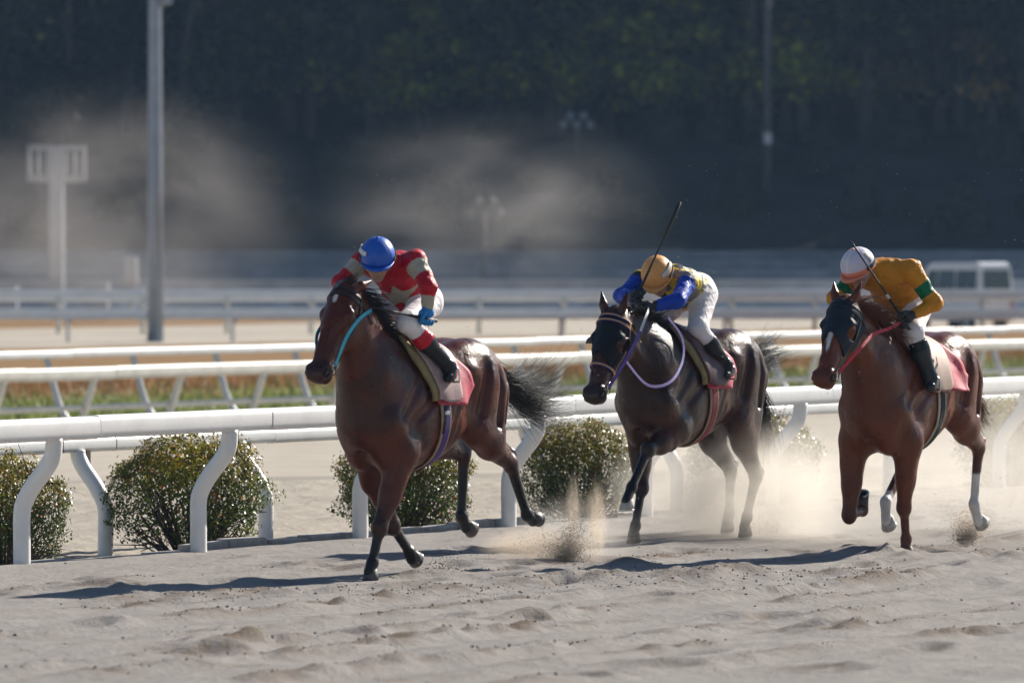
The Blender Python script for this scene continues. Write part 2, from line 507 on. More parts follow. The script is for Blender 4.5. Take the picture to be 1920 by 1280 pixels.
# clods and crumbs of sand on the track (uncountable)
def clod_mesh(n, seed):
    g = np.random.default_rng(seed)
    ico = np.array([(0, 0, 1), (.9, 0, .2), (.28, .85, .2), (-.73, .53, .2), (-.73, -.53, .2), (.28, -.85, .2), (0, 0, -.7)], float)
    ft = [(0, 1, 2), (0, 2, 3), (0, 3, 4), (0, 4, 5), (0, 5, 1), (6, 2, 1), (6, 3, 2), (6, 4, 3), (6, 5, 4), (6, 1, 5)]
    V, Fs, D = [], [], []
    k = 0
    while k < n:
        r = g.random()
        if r < 0.88:
            q0, am = LINES[g.integers(0, len(LINES))]; a_ = g.uniform(-16, 14); q_ = q0 + g.normal(-0.02, 0.055) + 0.10 * float(fbm2(np.array(a_ * 0.35), np.array(q0), 2, 40))
            if fbm2(np.array(a_ * 0.8), np.array(q0 * 3), 3, 50) < g.uniform(-0.25, 0.25): continue
            x, y = rail_xy(a_, q_)
        elif r < 0.985:
            c = [(1.12, 42.75), (0.62, 42.5), (1.5, 43.2), (-2.1, 40.4), (-1.35, 40.9), (-.55, 41.3), (.28, 42.2), (2.2, 43.3), (.75, 44.6)][g.integers(0, 9)]
            x, y = c[0] + g.normal(0, .3), c[1] + g.normal(0, .35)
        else:
            x, y = g.uniform(-5, 6), g.uniform(32, 58)
        a_, q_ = to_aq(x, y)
        if q_ < 0.1 or not (29.5 < y < 66) or not (-7.5 < x < 8.5): continue
        s = 0.004 + 0.010 * g.random() ** 4
        rot = g.uniform(0, 6.28); P = ico * (1 + g.uniform(-.35, .35, (7, 1))) * np.array([1, g.uniform(.7, 1.2), g.uniform(.6, 1)]) * s
        P = np.stack([P[:, 0] * math.cos(rot) - P[:, 1] * math.sin(rot), P[:, 0] * math.sin(rot) + P[:, 1] * math.cos(rot), P[:, 2]], 1)
        V.append(P + np.array([x, y, float(z_at(x, y)) + s * 0.1])); Fs.append(np.array(ft) + 7 * k); D.append(np.full(7, g.uniform(0.1, .6)))
        k += 1
    me = mesh_np('sand_clods', np.concatenate(V), np.concatenate(Fs), False); set_f(me, 'damp', np.concatenate(D))
    return me
tag(obj('sand_clods', clod_mesh(7500, 4), M_SAND), 'loose crumbs and clods of sand scattered along the harrow lines', 'sand', kind='stuff')
# ------------------------------------------------------------------ rails
def white_paint(name, col=(0.83, 0.82, 0.80), dirt=0.5):
    m, nt, b = new_mat(name)
    v = coords(nt)
    n = ramp(nt, noise_tex(nt, 3.0, 7, 0.75, v), 0.46, 0.74); n2 = ramp(nt, noise_tex(nt, 40.0, 4, 0.7, v), 0.68, 0.78)
    c = mix_col(nt, n, col, tuple(q * (1 - 0.28 * dirt) for q in col))
    c = mix_col(nt, n2, c, tuple(q * 0.75 for q in col))
    nt.links.new(c, b.inputs['Base Color']); b.inputs['Roughness'].default_value = 0.42
    return m
M_WHITE = white_paint('white_rail_paint'); M_WHITE_OLD = white_paint('weathered_rail_paint', (0.66, 0.645, 0.58), 1.0)
M_BLUEGREY = white_paint('shaded_post_paint', (0.55, 0.57, 0.60), 0.8)  # white post paint with the bluish shade put into its colour
M_BRACKET = mat_plain('rusty_bracket', (0.06, 0.035, 0.025), 0.6, 0.4, 50, bmp=0.3)

def beam_mesh(L, hgt, wid, n=14, pw=3.2):
    V = []
    for x in (0.004, L - 0.004):
        for i in range(n * 2):
            a = 2 * math.pi * i / (n * 2); c, s = math.cos(a), math.sin(a)
            V.append((x, math.copysign(abs(c) ** (2 / pw), c) * wid / 2, math.copysign(abs(s) ** (2 / pw), s) * hgt / 2))
    m = n * 2
    V = V + V                                   # caps on their own vertices so the sides shade flat along the run
    Fs = [(i, (i + 1) % m, m + (i + 1) % m, m + i) for i in range(m)] + [tuple(range(3 * m - 1, 2 * m - 1, -1)), tuple(range(3 * m, 4 * m))]
    me = bpy.data.meshes.new('beam'); me.from_pydata(V, [], Fs); me.update()
    for p in me.polygons: p.use_smooth = len(p.vertices) == 4
    return me

def goose_mesh(q_top, z_top, r=0.062, z0=-0.3, lean=None):
    P = [(0, z0), (0, 0.12), (0.0, 0.36), (0.03, 0.46), (0.10, 0.57), (0.19, 0.68), (0.24, 0.77), (0.25, z_top)]
    if lean: P = [(0, z0), (0.0, 0.0), (0.12, 0.35), (0.25, z_top)]
    A = [np.array(p) for p in P]; Q = []
    m = len(A) - 1
    for i in range(25):
        t = i / 24 * m; k = min(int(t), m - 1); f = t - k
        a, b, c, d = A[max(k - 1, 0)], A[k], A[k + 1], A[min(k + 2, m)]
        Q.append(0.5 * (2 * b + (-a + c) * f + (2 * a - 5 * b + 4 * c - d) * f * f + (-a + 3 * b - 3 * c + d) * f ** 3))
    mb = MB(); sc = q_top / 0.25
    mb.tube([(0, float(p[0] * sc), float(p[1])) for p in Q], r, 16, up=(1, 0, 0))
    me = bpy.data.meshes.new('post'); me.from_pydata([tuple(v) for v in mb.v], [], mb.f); me.update()
    me.polygons.foreach_set('use_smooth', np.ones(len(me.polygons), bool))
    return me

def make_rail(name, label, p0, ang, a0, a1, pitch, off, q_beam, z_beam, hgt, wid, post_me, beam_mat, post_mat, flip=1, zg=0.0, bracket=True, low=None, group=None):
    """rail run along its local x; local +y is flipped by flip"""
    root = empty(name, (p0[0], p0[1], zg), ang, label, 'rail', group)
    bm_ = beam_mesh(pitch, hgt, wid); bm_.materials.append(beam_mat); post_me = post_me.copy(); post_me.materials.append(post_mat)
    mb = MB(); mb.box((0, 0, 0), (0.05, 0.09, 0.10)); brm = bpy.data.meshes.new('bracket'); brm.from_pydata(mb.v, [], mb.f); brm.materials.append(M_BRACKET)
    if low: lm = beam_mesh(pitch, low[1], low[1] * .8); lm.materials.append(beam_mat)
    a = a0; k = 0
    while a < a1:
        o = bpy.data.objects.new('beam', bm_); link(o, root); o.location = (a + off + 0.5, flip * q_beam, z_beam + 0.004 * math.sin(k * 2.3)); o.rotation_euler = (0.01 * math.sin(k * 1.7), 0.0012 * math.sin(k * 3.1), 0.0012 * math.cos(k * 2.1))
        p = bpy.data.objects.new('post', post_me); link(p, root); p.location = (a + off, 0, 0); p.rotation_euler = (0, 0, 0 if flip > 0 else math.pi)
        if bracket:
            b = bpy.data.objects.new('bracket', brm); link(b, root); b.location = (a + off + 0.075, flip * (q_beam - 0.03), z_beam - hgt / 2 - 0.035)
        if low:
            l = bpy.data.objects.new('lower_beam', lm); link(l, root); l.location = (a + off + .5, flip * q_beam * low[2], low[0])
        a += pitch; k += 1
    return root

ANG = math.atan2(TD[1], TD[0])        # local x along the rail, local +y = left of it = -ND
PITCH = 2.37
make_rail('track_rail', 'white front rail on goose-neck posts beside the racing horses', P0, ANG, -PITCH * 3, 42, PITCH, 0.0, 0.27, 0.955, 0.165, 0.14, goose_mesh(0.27, 0.89), M_WHITE, M_WHITE, flip=-1)
make_rail('track_rail', 'lower white rail just behind the front rail, posts curving away', rail_xy(3.4, -1.46), ANG, -PITCH * 4, 42, PITCH, 0.0, 0.27, 0.86, 0.115, 0.12, goose_mesh(0.25, 0.82, 0.06), M_WHITE, M_WHITE, flip=1, zg=-0.14)
# mid-field rail pair
p2 = rail_xy(-12, -25.2)
make_rail('infield_rail', 'weathered white rail in front of the brown grass strip', p2, ANG, 0, 110, 2.37, 0.0, 0.28, 0.86, 0.19, 0.17, goose_mesh(0.30, 0.80, 0.055, lean=True), M_WHITE_OLD, M_WHITE_OLD, flip=-1, zg=-0.42, low=(0.36, 0.085, 0.35))
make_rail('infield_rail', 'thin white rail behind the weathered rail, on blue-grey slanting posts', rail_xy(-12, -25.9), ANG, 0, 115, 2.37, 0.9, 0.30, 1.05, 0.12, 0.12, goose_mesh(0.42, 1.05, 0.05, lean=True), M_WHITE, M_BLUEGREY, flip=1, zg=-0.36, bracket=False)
# far rails, seen almost side on
make_rail('far_rail', 'blurred white rail before the far sand strip', (-40, 197), 0.03, 0, 110, 2.6, 0.0, 0.22, 1.17, 0.34, 0.2, goose_mesh(0.3, 1.1, 0.08, lean=True), M_WHITE, M_WHITE_OLD, flip=-1, zg=-0.36, low=(0.66, 0.24, 1.2))
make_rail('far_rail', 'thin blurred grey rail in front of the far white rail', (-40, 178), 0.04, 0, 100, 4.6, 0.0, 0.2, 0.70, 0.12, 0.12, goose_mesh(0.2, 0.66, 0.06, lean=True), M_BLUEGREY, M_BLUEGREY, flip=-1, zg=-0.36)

# kerb of concrete blocks at the foot of the posts
M_CONC = mat_plain('kerb_concrete', (0.36, 0.34, 0.32), 0.9, 0.25, 9, bmp=0.6, bscale=40)
kerb = empty('kerb', (*P0, 0), ANG); tag(kerb, kind='structure')
gk = np.random.default_rng(8)
a = -7.0
while a < 34:
    L = gk.uniform(0.52, 0.64); mb = MB(); h_ = 0.30
    mb.box((0, 0, -h_ / 2), (L - gk.uniform(0.015, 0.05), 0.14, h_), 0, 0.95)
    o = mb.build('kerb_block', M_CONC, kerb, bevel=0.012); o.location = (a, 0.17 + gk.uniform(-.015, .015), (0.05 if 2.2 < a < 7.6 else -0.01) + gk.uniform(-.025, .015)); o.rotation_euler = (gk.uniform(-.04, .04), gk.uniform(-.025, .025), gk.uniform(-.03, .03))
    a += L

# ------------------------------------------------------------------ shrubs
def leaf_mat(name, trans=0.35, rough=0.4):
    m, nt, b = new_mat(name)
    a = nt.nodes.new('ShaderNodeAttribute'); a.attribute_name = 'col'
    oi = nt.nodes.new('ShaderNodeObjectInfo')
    hsv = nt.nodes.new('ShaderNodeHueSaturation'); nt.links.new(a.outputs['Color'], hsv.inputs['Color'])
    mr = nt.nodes.new('ShaderNodeMapRange'); mr.inputs[3].default_value = 0.75; mr.inputs[4].default_value = 1.2
    nt.links.new(oi.outputs['Random'], mr.inputs[0]); nt.links.new(mr.outputs[0], hsv.inputs['Value'])
    nt.links.new(hsv.outputs[0], b.inputs['Base Color']); b.inputs['Roughness'].default_value = rough
    t = nt.nodes.new('ShaderNodeBsdfTranslucent'); nt.links.new(hsv.outputs[0], t.inputs['Color'])
    mx = nt.nodes.new('ShaderNodeMixShader'); mx.inputs[0].default_value = trans
    nt.links.new(b.outputs[0], mx.inputs[1]); nt.links.new(t.outputs[0], mx.inputs[2]); nt.links.new(mx.outputs[0], nt.nodes['Material Output'].inputs['Surface'])
    return m
M_LEAF = leaf_mat('shrub_leaf', 0.45, 0.33); M_TREELEAF = leaf_mat('tree_leaf', 0.4, 0.5)
M_TWIG = mat_plain('shrub_twig', (0.085, 0.06, 0.045), 0.85, 0.3, 30)
M_BARK = mat_plain('tree_bark', (0.05, 0.045, 0.04), 0.9, 0.35, 4, bmp=0.6, bscale=14)
M_BARK_PALE = mat_plain('pale_bark', (0.075, 0.078, 0.08), 0.85, 0.3, 4, bmp=0.5, bscale=14)

def leaf_quads(P, N, size, g, asp=0.55):
    """diamond leaves folded along the midrib at points P, roughly facing N"""
    n = len(P); N = N + g.normal(0, 0.55, (n, 3)); N /= np.linalg.norm(N, axis=1)[:, None]
    t = np.cross(N, g.normal(0, 1, (n, 3))); t /= np.linalg.norm(t, axis=1)[:, None]; b = np.cross(N, t)
    s = (size * g.uniform(0.6, 1.25, n))[:, None]
    V = np.stack([P - t * s * 0.5, P + b * s * asp * 0.5 + N * s * 0.1, P + t * s * 0.5, P - b * s * asp * 0.5 + N * s * 0.1], 1).reshape(-1, 3)
    F = np.arange(4 * n).reshape(n, 4); return V, F

def shrub_meshes(seed, n=15000, rx=0.56, hz=0.86):
    g = np.random.default_rng(seed)
    d = g.normal(0, 1, (n * 2, 3)); d /= np.linalg.norm(d, axis=1)[:, None]
    d = d[d[:, 2] > -0.75]
    zc = hz * 0.52
    lump = 1 + 0.30 * fbm2(np.arctan2(d[:, 1], d[:, 0]) * 2.2 + seed, d[:, 2] * 3, 4, seed) + 0.08 * (g.random(len(d)) < 0.03)
    rr = np.where(g.random(len(d)) < 0.75, g.uniform(0.84, 1.0, len(d)), g.uniform(0.5, 0.9, len(d))) * lump
    pw = np.sign(d) * np.abs(d) ** 0.85
    P = np.stack([pw[:, 0] * rx * rr, pw[:, 1] * rx * rr, zc + pw[:, 2] * hz * 0.5 * rr], 1)
    low = sstep(0.1, 0.65, P[:, 2] / hz)                      # thinner towards the foot
    hole = fbm2(P[:, 0] * 7 + seed, P[:, 1] * 7 + P[:, 2] * 6, 2, seed + 3)
    keep = (g.random(len(P)) < 0.30 + 0.75 * low) & ((hole > -0.18) | (g.random(len(P)) < 0.5 * low)) & (P[:, 2] > 0.03)
    P = P[keep][:n]; dn = P - np.array([0, 0, zc]); dn /= np.linalg.norm(dn, axis=1)[:, None]
    V, F = leaf_quads(P, dn + np.array([0, 0, 0.35]), 0.030, g)
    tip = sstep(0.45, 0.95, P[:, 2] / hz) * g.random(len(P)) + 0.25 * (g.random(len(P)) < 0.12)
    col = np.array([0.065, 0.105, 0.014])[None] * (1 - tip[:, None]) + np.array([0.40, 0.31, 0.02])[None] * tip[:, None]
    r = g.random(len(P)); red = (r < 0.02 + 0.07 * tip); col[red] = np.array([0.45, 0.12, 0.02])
    br = (r > 0.97); col[br] = np.array([0.12, 0.055, 0.02])
    col *= g.uniform(0.65, 1.3, (len(P), 1))
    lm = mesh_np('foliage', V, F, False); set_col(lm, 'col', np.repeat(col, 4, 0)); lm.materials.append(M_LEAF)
    mb = MB()
    for i in range(80):
        a = g.uniform(0, 6.28); e = g.uniform(0.0, 1.0)
        tip_ = np.array([math.cos(a) * rx * g.uniform(.5, .97) * math.sqrt(1 - e * e * .6), math.sin(a) * rx * g.uniform(.5, .97) * math.sqrt(1 - e * e * .6), 0.1 + hz * 0.85 * e])
        b0 = np.array([math.cos(a) * .05, math.sin(a) * .05, -0.05]); md = b0 * .45 + tip_ * .55 + g.normal(0, .04, 3)
        mb.tube([tuple(b0), tuple(md), tuple(tip_)], [0.012, 0.007, 0.003], 5)
        for _ in range(3):
            f = g.uniform(.35, .9); s0 = b0 + (tip_ - b0) * f; mb.tube([tuple(s0), tuple(s0 + g.normal(0, .11, 3) + np.array([math.cos(a) * .06, math.sin(a) * .06, .04]))], [0.005, 0.002], 4)
    tm = bpy.data.meshes.new('branches'); tm.from_pydata([tuple(v) for v in mb.v], [], mb.f); tm.update(); tm.materials.append(M_TWIG)
    return lm, tm
SH = [shrub_meshes(1), shrub_meshes(2), shrub_meshes(5), shrub_meshes(8)]
for i, (x, y, sx, sz, lab) in enumerate([
        (-3.67, 46.19, 0.80, 1.00, 'clipped shrub at the left edge, half out of the picture'),
        (-2.43, 48.46, 1.02, 1.12, 'round clipped shrub with reddish tips behind the second goose-neck post'),
        (-0.87, 51.30, 0.98, 1.00, "clipped shrub seen behind the leading bay horse's legs"),
        (0.56, 53.92, 0.84, 1.05, 'clipped shrub between the leading and the middle horse'),
        (2.14, 56.80, 1.00, 1.02, "dusty clipped shrub behind the middle horse's hind legs"),
        (4.81, 61.67, 0.90, 1.05, 'dusty clipped shrub at the right edge behind the chestnut horse')]):
    s = empty('clipped_shrub', (x, y, float(z_base(np.array(x), np.array(y))) - 0.02), 1.9 * i + .6, lab, 'shrub', 'clipped shrubs along the rail')
    s.scale = (sx, sx, sz)
    for nm, me in (('foliage', SH[i % 4][0]), ('branches', SH[i % 4][1])):
        o = bpy.data.objects.new(nm, me); link(o, s)

# ------------------------------------------------------------------ grass strip blades
def blades(n, seed):
    g = np.random.default_rng(seed); a = g.uniform(20, 115, n); q = -g.uniform(27, 42, n)
    x = P0[0] + TD[0] * a + ND[0] * q; y = P0[1] + TD[1] * a + ND[1] * q
    h_ = g.uniform(.06, .22, n) * (1 + .8 * sstep(34, 38, -q)); w = g.uniform(.012, .03, n); r = g.uniform(0, 6.28, n); ln = g.normal(0, .07, (n, 2))
    B = np.stack([x, y, np.full(n, -0.36)], 1); sv = np.stack([np.cos(r) * w, np.sin(r) * w, np.zeros(n)], 1); T = B + np.stack([ln[:, 0], ln[:, 1], h_], 1)
    V = np.stack([B - sv, B + sv, T], 1).reshape(-1, 3); F = np.arange(3 * n).reshape(n, 3)
    d = sstep(33, 38, -q + g.normal(0, 2.0, n))[:, None]; col = (np.array([.12, .16, .03]) * (1 - d) + np.array([.26, .13, .05]) * d) * g.uniform(.6, 1.35, (n, 1))
    me = mesh_np('grass', V, F, False); set_col(me, 'col', np.repeat(col, 3, 0)); return me
tag(obj('grass', blades(26000, 3), leaf_mat('grass_blade', .35, .6)), 'green and brown grass strip beyond the weathered rail', 'grass', kind='stuff')

# ------------------------------------------------------------------ far wall, terraces
M_WALL = mat_plain('grey_concrete', (0.50, 0.54, 0.58), 0.9, 0.25, 0.6, bmp=0.3, bscale=4)
w = empty('low_wall', (0, 262, -0.4), 0, 'long low concrete wall at the foot of the far bank', 'wall')
for k in range(-12, 16):
    mb = MB(); mb.box((0, 0, 0.65), (5.97, 0.35, 1.3)); o = mb.build('wall_panel', M_WALL, w); o.location = (k * 6.0, 0.02 * (k % 2), 0)
    mb = MB(); mb.box((0, 0, 1.36), (5.985, 0.5, 0.12)); o = mb.build('coping', M_WALL, w); o.location = (k * 6.0, 0.0, 0)
M_STEP = mat_plain('terrace_concrete', (0.19, 0.21, 0.235), 0.95, 0.3, 0.5, bmp=0.3, bscale=4)
te = empty('terrace', (0, 268, -0.4), 0, 'stepped grey spectator terrace on the far bank', 'terrace')
for k in range(6):
    mb = MB(); mb.box((10, k * 2.2 + 5, (0.5 + 0.42 * k) / 2), (150, 10, 0.5 + 0.42 * k)); mb.build('step', M_STEP, te)

# ------------------------------------------------------------------ trees
def tree_meshes(seed, H=13.0, pale=False, nleaf=2600, spread=3.2, green=False):
    g = np.random.default_rng(seed); mb = MB(); tips = []
    lean = g.normal(0, 0.03, 2)
    TP = [np.array([lean[0] * z * z / 6 + .12 * math.sin(z * .5 + seed), lean[1] * z * z / 6, z]) for z in np.linspace(-.4, H * .85, 9)]
    mb.tube([tuple(p) for p in TP], list(np.linspace(0.24, 0.05, 9)), 9)
    for i in range(22):
        f = g.uniform(.18, .98); p = TP[0] + (TP[-1] - TP[0]) * f; a = g.uniform(0, 6.28); L = spread * (1.15 - .75 * f) * g.uniform(.6, 1.1)
        e = p + np.array([math.cos(a) * L, math.sin(a) * L, L * g.uniform(.1, .6)]); m = (p + e) / 2 + np.array([0, 0, -.15 * L]) * g.uniform(-1, .6)
        mb.tube([tuple(p), tuple(m), tuple(e)], [0.085 * (1.15 - f), 0.05 * (1.1 - f), 0.015], 6)
        tips += [(e, L), (m, L), (p * .3 + e * .7, L)]
        for _ in range(2):
            b = m + (e - m) * g.uniform(0, .6); t = b + g.normal(0, .5, 3) + np.array([0, 0, .3]); mb.tube([tuple(b), tuple(t)], [.025, .008], 5); tips.append((t, L))
    tm = bpy.data.meshes.new('trunk'); tm.from_pydata([tuple(v) for v in mb.v], [], mb.f); tm.update(); tm.polygons.foreach_set('use_smooth', np.ones(len(tm.polygons), bool)); tm.materials.append(M_BARK_PALE if pale else M_BARK)
    k = g.integers(0, len(tips), nleaf); C0 = np.array([t[0] for t in tips])[k]; rad = np.array([0.35 + .22 * t[1] for t in tips])[k]
    P = C0 + g.normal(0, .5, (nleaf, 3)) * rad[:, None] * np.array([1, 1, .75])
    V, F = leaf_quads(P, np.tile([0, 0, 1.0], (nleaf, 1)) + g.normal(0, .5, (nleaf, 3)), 0.42, g, .7)
    cl = g.uniform(.55, 1.5, len(tips))[k]
    base = np.array([[.018, .034, .020], [.032, .055, .020], [.09, .11, .018]])[g.choice(3, nleaf, p=[.55, .33, .12] if not pale else [.2, .4, .4])]
    col = base * (cl * g.uniform(.8, 1.2, nleaf))[:, None]
    if pale: col = col * .5 + np.array([.55, .36, .14]) * g.uniform(.3, 1.1, (nleaf, 1))
    if green: col = col * .6 + np.array([.50, .55, .04]) * g.uniform(0, 1, (nleaf, 1)) ** 2 * cl[:, None]
    cm = mesh_np('crown', V, F, False); set_col(cm, 'col', np.repeat(col, 4, 0)); cm.materials.append(M_TREELEAF)
    return tm, cm
TM = [tree_meshes(s, H=h, nleaf=n) for s, h, n in ((1, 12, 3600), (2, 14, 4000), (3, 10.5, 3400), (4, 15, 4200))]; TM_PALE = tree_meshes(9, 14, True, 3200, 3.6)
gt = np.random.default_rng(77)
def put_tree(x, y, tm, label, s=1.0, group='trees of the shaded wood on the far bank', name='tree'):
    z = float(np.interp(y, [p[0] for p in prof], [p[1] for p in prof]))
    t = empty(name, (x, y, z - .2), gt.uniform(0, 6.28), label, 'tree', group); t.scale = (s, s, s * gt.uniform(.9, 1.12))
    for nm, me in (('trunk', tm[0]), ('crown', tm[1])):
        o = bpy.data.objects.new(nm, me); link(o, t)
for row, (y0, stepx) in enumerate(((303, 3.0), (311, 3.4), (321, 3.8), (333, 3.6), (347, 3.8), (364, 4.2))):
    x = -30 - row * 2 + gt.uniform(0, 3)
    while x < 62:  # rows run on unseen past the right edge, added to shade the bank
        put_tree(x, y0 + gt.uniform(-2.5, 2.5), TM[gt.integers(0, 4)], 'dark leafy tree standing in the shaded wood on the far bank', gt.uniform(1.05, 1.4))
        x += stepx * gt.uniform(.75, 1.3)
for x, y in ((17.0, 305.5), (21.5, 307), (13.0, 306), (24.5, 306), (19.3, 309)):
    put_tree(x, y, TM_PALE, 'autumn tree with tan leaves at the upper right of the wood', .95, 'pale autumn trees at upper right')
TM_GREEN = tree_meshes(12, 12, False, 4200, 3.4, True)
for x, y in ((-4.5, 302), (-1.2, 303.5), (1.8, 301.5), (4.6, 303), (7.2, 302), (9.3, 304), (-9.5, 303), (13.0, 303)):
    put_tree(x, y, TM_GREEN, 'lighter yellow-green leafy tree at the front edge of the wood', gt.uniform(.8, 1.05), 'yellow-green trees at the front of the wood')
# scrub on the bank
def scrub(x, y, z, s, label):
    t = empty('bank_bush', (x, y, z), gt.uniform(0, 6), label, 'bush', 'bushes on the far bank'); t.scale = (s * 2.6, s * 2.0, s * 2.6)
    for nm, me in (('foliage', BS[0]), ('branches', BS[1])):
        o = bpy.data.objects.new(nm, me); link(o, t)
def big_shrub(seed):
    g = np.random.default_rng(seed); n = 1600; d = g.normal(0, 1, (n, 3)); d /= np.linalg.norm(d, axis=1)[:, None]; d[:, 2] = np.abs(d[:, 2])
    P = d * g.uniform(.5, 1.0, (n, 1)) * np.array([.55, .55, .9]) * (1 + .3 * fbm2(d[:, 0] * 4, d[:, 2] * 4 + d[:, 1] * 3, 3, 5))[:, None]
    V, F = leaf_quads(P, d, .11, g, .7); cm = mesh_np('foliage', V, F, False)
    set_col(cm, 'col', np.repeat(np.array([[.035, .045, .022]]) * g.uniform(.5, 1.5, (n, 1)), 4, 0)); cm.materials.append(M_TREELEAF)
    mb = MB()
    for i in range(10):
        a = g.uniform(0, 6.28); mb.tube([(0, 0, -.1), (math.cos(a) * .3, math.sin(a) * .3, g.uniform(.4, .7))], [.02, .006], 5)
    tm = bpy.data.meshes.new('branches'); tm.from_pydata([tuple(v) for v in mb.v], [], mb.f); tm.materials.append(M_TWIG); return cm, tm
BS = big_shrub(4)
for i in range(46):
    y = gt.uniform(284, 300); x = gt.uniform(-26, 28)
    scrub(x, y, float(np.interp(y, [p[0] for p in prof], [p[1] for p in prof])) - .15, gt.uniform(.45, 1.0), 'low dark bush growing on the grey slope of the far bank')

# ------------------------------------------------------------------ poles, masts, boxes
M_POLE = mat_plain('galvanised_pole', (0.30, 0.34, 0.40), 0.45, 0.12, 2, metal=0.3)
M_MAST = mat_plain('pale_mast_paint', (0.42, 0.45, 0.48), 0.6, 0.1, 2)
M_GLASS = mat_plain('lamp_glass', (0.20, 0.25, 0.28), 0.15, 0.1, 8)
lp = empty('light_pole', (-9.98, 179, -0.4), 0, 'tall grey light pole standing before the far white rail', 'light pole')
mb = MB(); mb.tube([(0, 0, 0), (0, 0, 5), (0, 0, 10.6), (0, 0, 11.2)], [.235, .20, .17, .16], 20); mb.build('shaft', M_POLE, lp, smooth=True)
mb = MB(); mb.box((0, 0, 0.02), (.7, .7, .08)); mb.build('base_plate', M_POLE, lp, bevel=.01)
mb = MB(); mb.tube([(0.0, 0, 9.35), (.25, -.05, 9.48), (.5, -.08, 9.75)], .05, 10); mb.build('bracket_arm', M_POLE, lp, smooth=True)
mb = MB(); mb.box((.30, -.1, 9.62), (.34, .30, .30), .3, .8); mb.build('lamp_housing', M_POLE, lp, bevel=.03)
ms = empty('sign_mast', (-17.5, 246, -0.4), 0, 'pale mast carrying a square frame on each side, far left', 'mast')
mb = MB(); mb.box((0, 0, 3.3), (.55, .45, 6.6)); mb.build('column', M_MAST, ms, bevel=.04)
for s in (1, -1):
    for (cx, cz, wx, wz) in ((.62, 6.55, .95, .16), (.62, 5.35, .95, .22), (1.05, 5.95, .14, 1.4), (.34, 5.95, .12, 1.3), (.70, 5.95, .10, 1.2)):
        mb = MB(); mb.box((s * cx, 0, cz), (wx, .2, wz)); mb.build('frame_bar', M_MAST, ms, bevel=.02)
for x, y, w_, h_, lab in ((-15.3, 236, .85, 1.3, 'pale cabinet standing by the far rail, right of the sign mast'), (-18.75, 238, .75, 1.2, 'pale cabinet at the left edge by the far rail'), (-14.9, 250, .55, 1.05, 'small pale box on a post behind the cabinet')):
    c = empty('equipment_cabinet', (x, y, -.4), 0, lab, 'cabinet')
    z0_ = 0 if w_ > .6 else 1.2
    mb = MB(); mb.box((0, 0, .1 + z0_ + h_ / 2), (w_, .5, h_)); mb.build('housing', M_MAST, c, bevel=.03)
    mb = MB(); mb.box((0, -.262, .1 + z0_ + h_ / 2), (w_ * .86, .02, h_ * .86)); mb.build('door', M_MAST, c, bevel=.005)
    mb = MB(); mb.box((0, 0, (.1 + z0_) / 2), ((.2 if z0_ else w_ * .9), .2, .1 + z0_ - .01)); mb.build('foot', M_POLE, c)
up = empty('utility_pole', (11.6, 291, 4.5), 0, 'slim pale utility pole rising from the bank at right', 'utility pole')
mb = MB(); mb.tube([(0, 0, 0), (0, 0, 14)], [.20, .13], 14); mb.build('shaft', M_BARK_PALE, up, smooth=True)
mb = MB(); mb.box((0, 0, 12.6), (1.6, .12, .12)); mb.build('crossarm', M_BARK_PALE, up, bevel=.01)
mb = MB(); mb.box((0.02, -.22, 2.8), (.35, .12, .5)); mb.build('sign_plate', M_MAST, up, bevel=.01)
for x, y, zt, lab in ((-1.15, 268, 4.0, 'faint floodlight cluster on a slim mast above the far wall'), (3.0, 296, 7.0, 'floodlight cluster on a mast against the wood, right of centre')):
    f = empty('floodlight_mast', (x, y, -.4 if y < 270 else 6.3), 0, lab, 'floodlight')
    hh = zt + .4 - (0 if y < 270 else 6.3) + (0 if y < 270 else .9)
    if y > 270: hh = 1.9
    mb = MB(); mb.tube([(0, 0, 0), (0, 0, hh)], [.09, .06], 10); mb.build('column', M_BARK_PALE, f, smooth=True)
    mb = MB(); mb.box((0, 0, hh), (1.5, .1, .1)); mb.build('crossarm', M_BARK_PALE, f, bevel=.01)
    for k in range(5):
        bm = bmesh.new(); bmesh.ops.create_cone(bm, cap_ends=True, segments=16, radius1=.20, radius2=.13, depth=.22, matrix=Matrix.Rotation(math.radians(100), 4, 'X'))
        e = bpy.data.meshes.new('lamp'); bm.to_mesh(e); bm.free(); o = obj('lamp', e, M_GLASS if y > 270 else M_BARK_PALE, f); o.location = (-.62 + .31 * k, -.1, hh + (.22 if k % 2 else -.2))

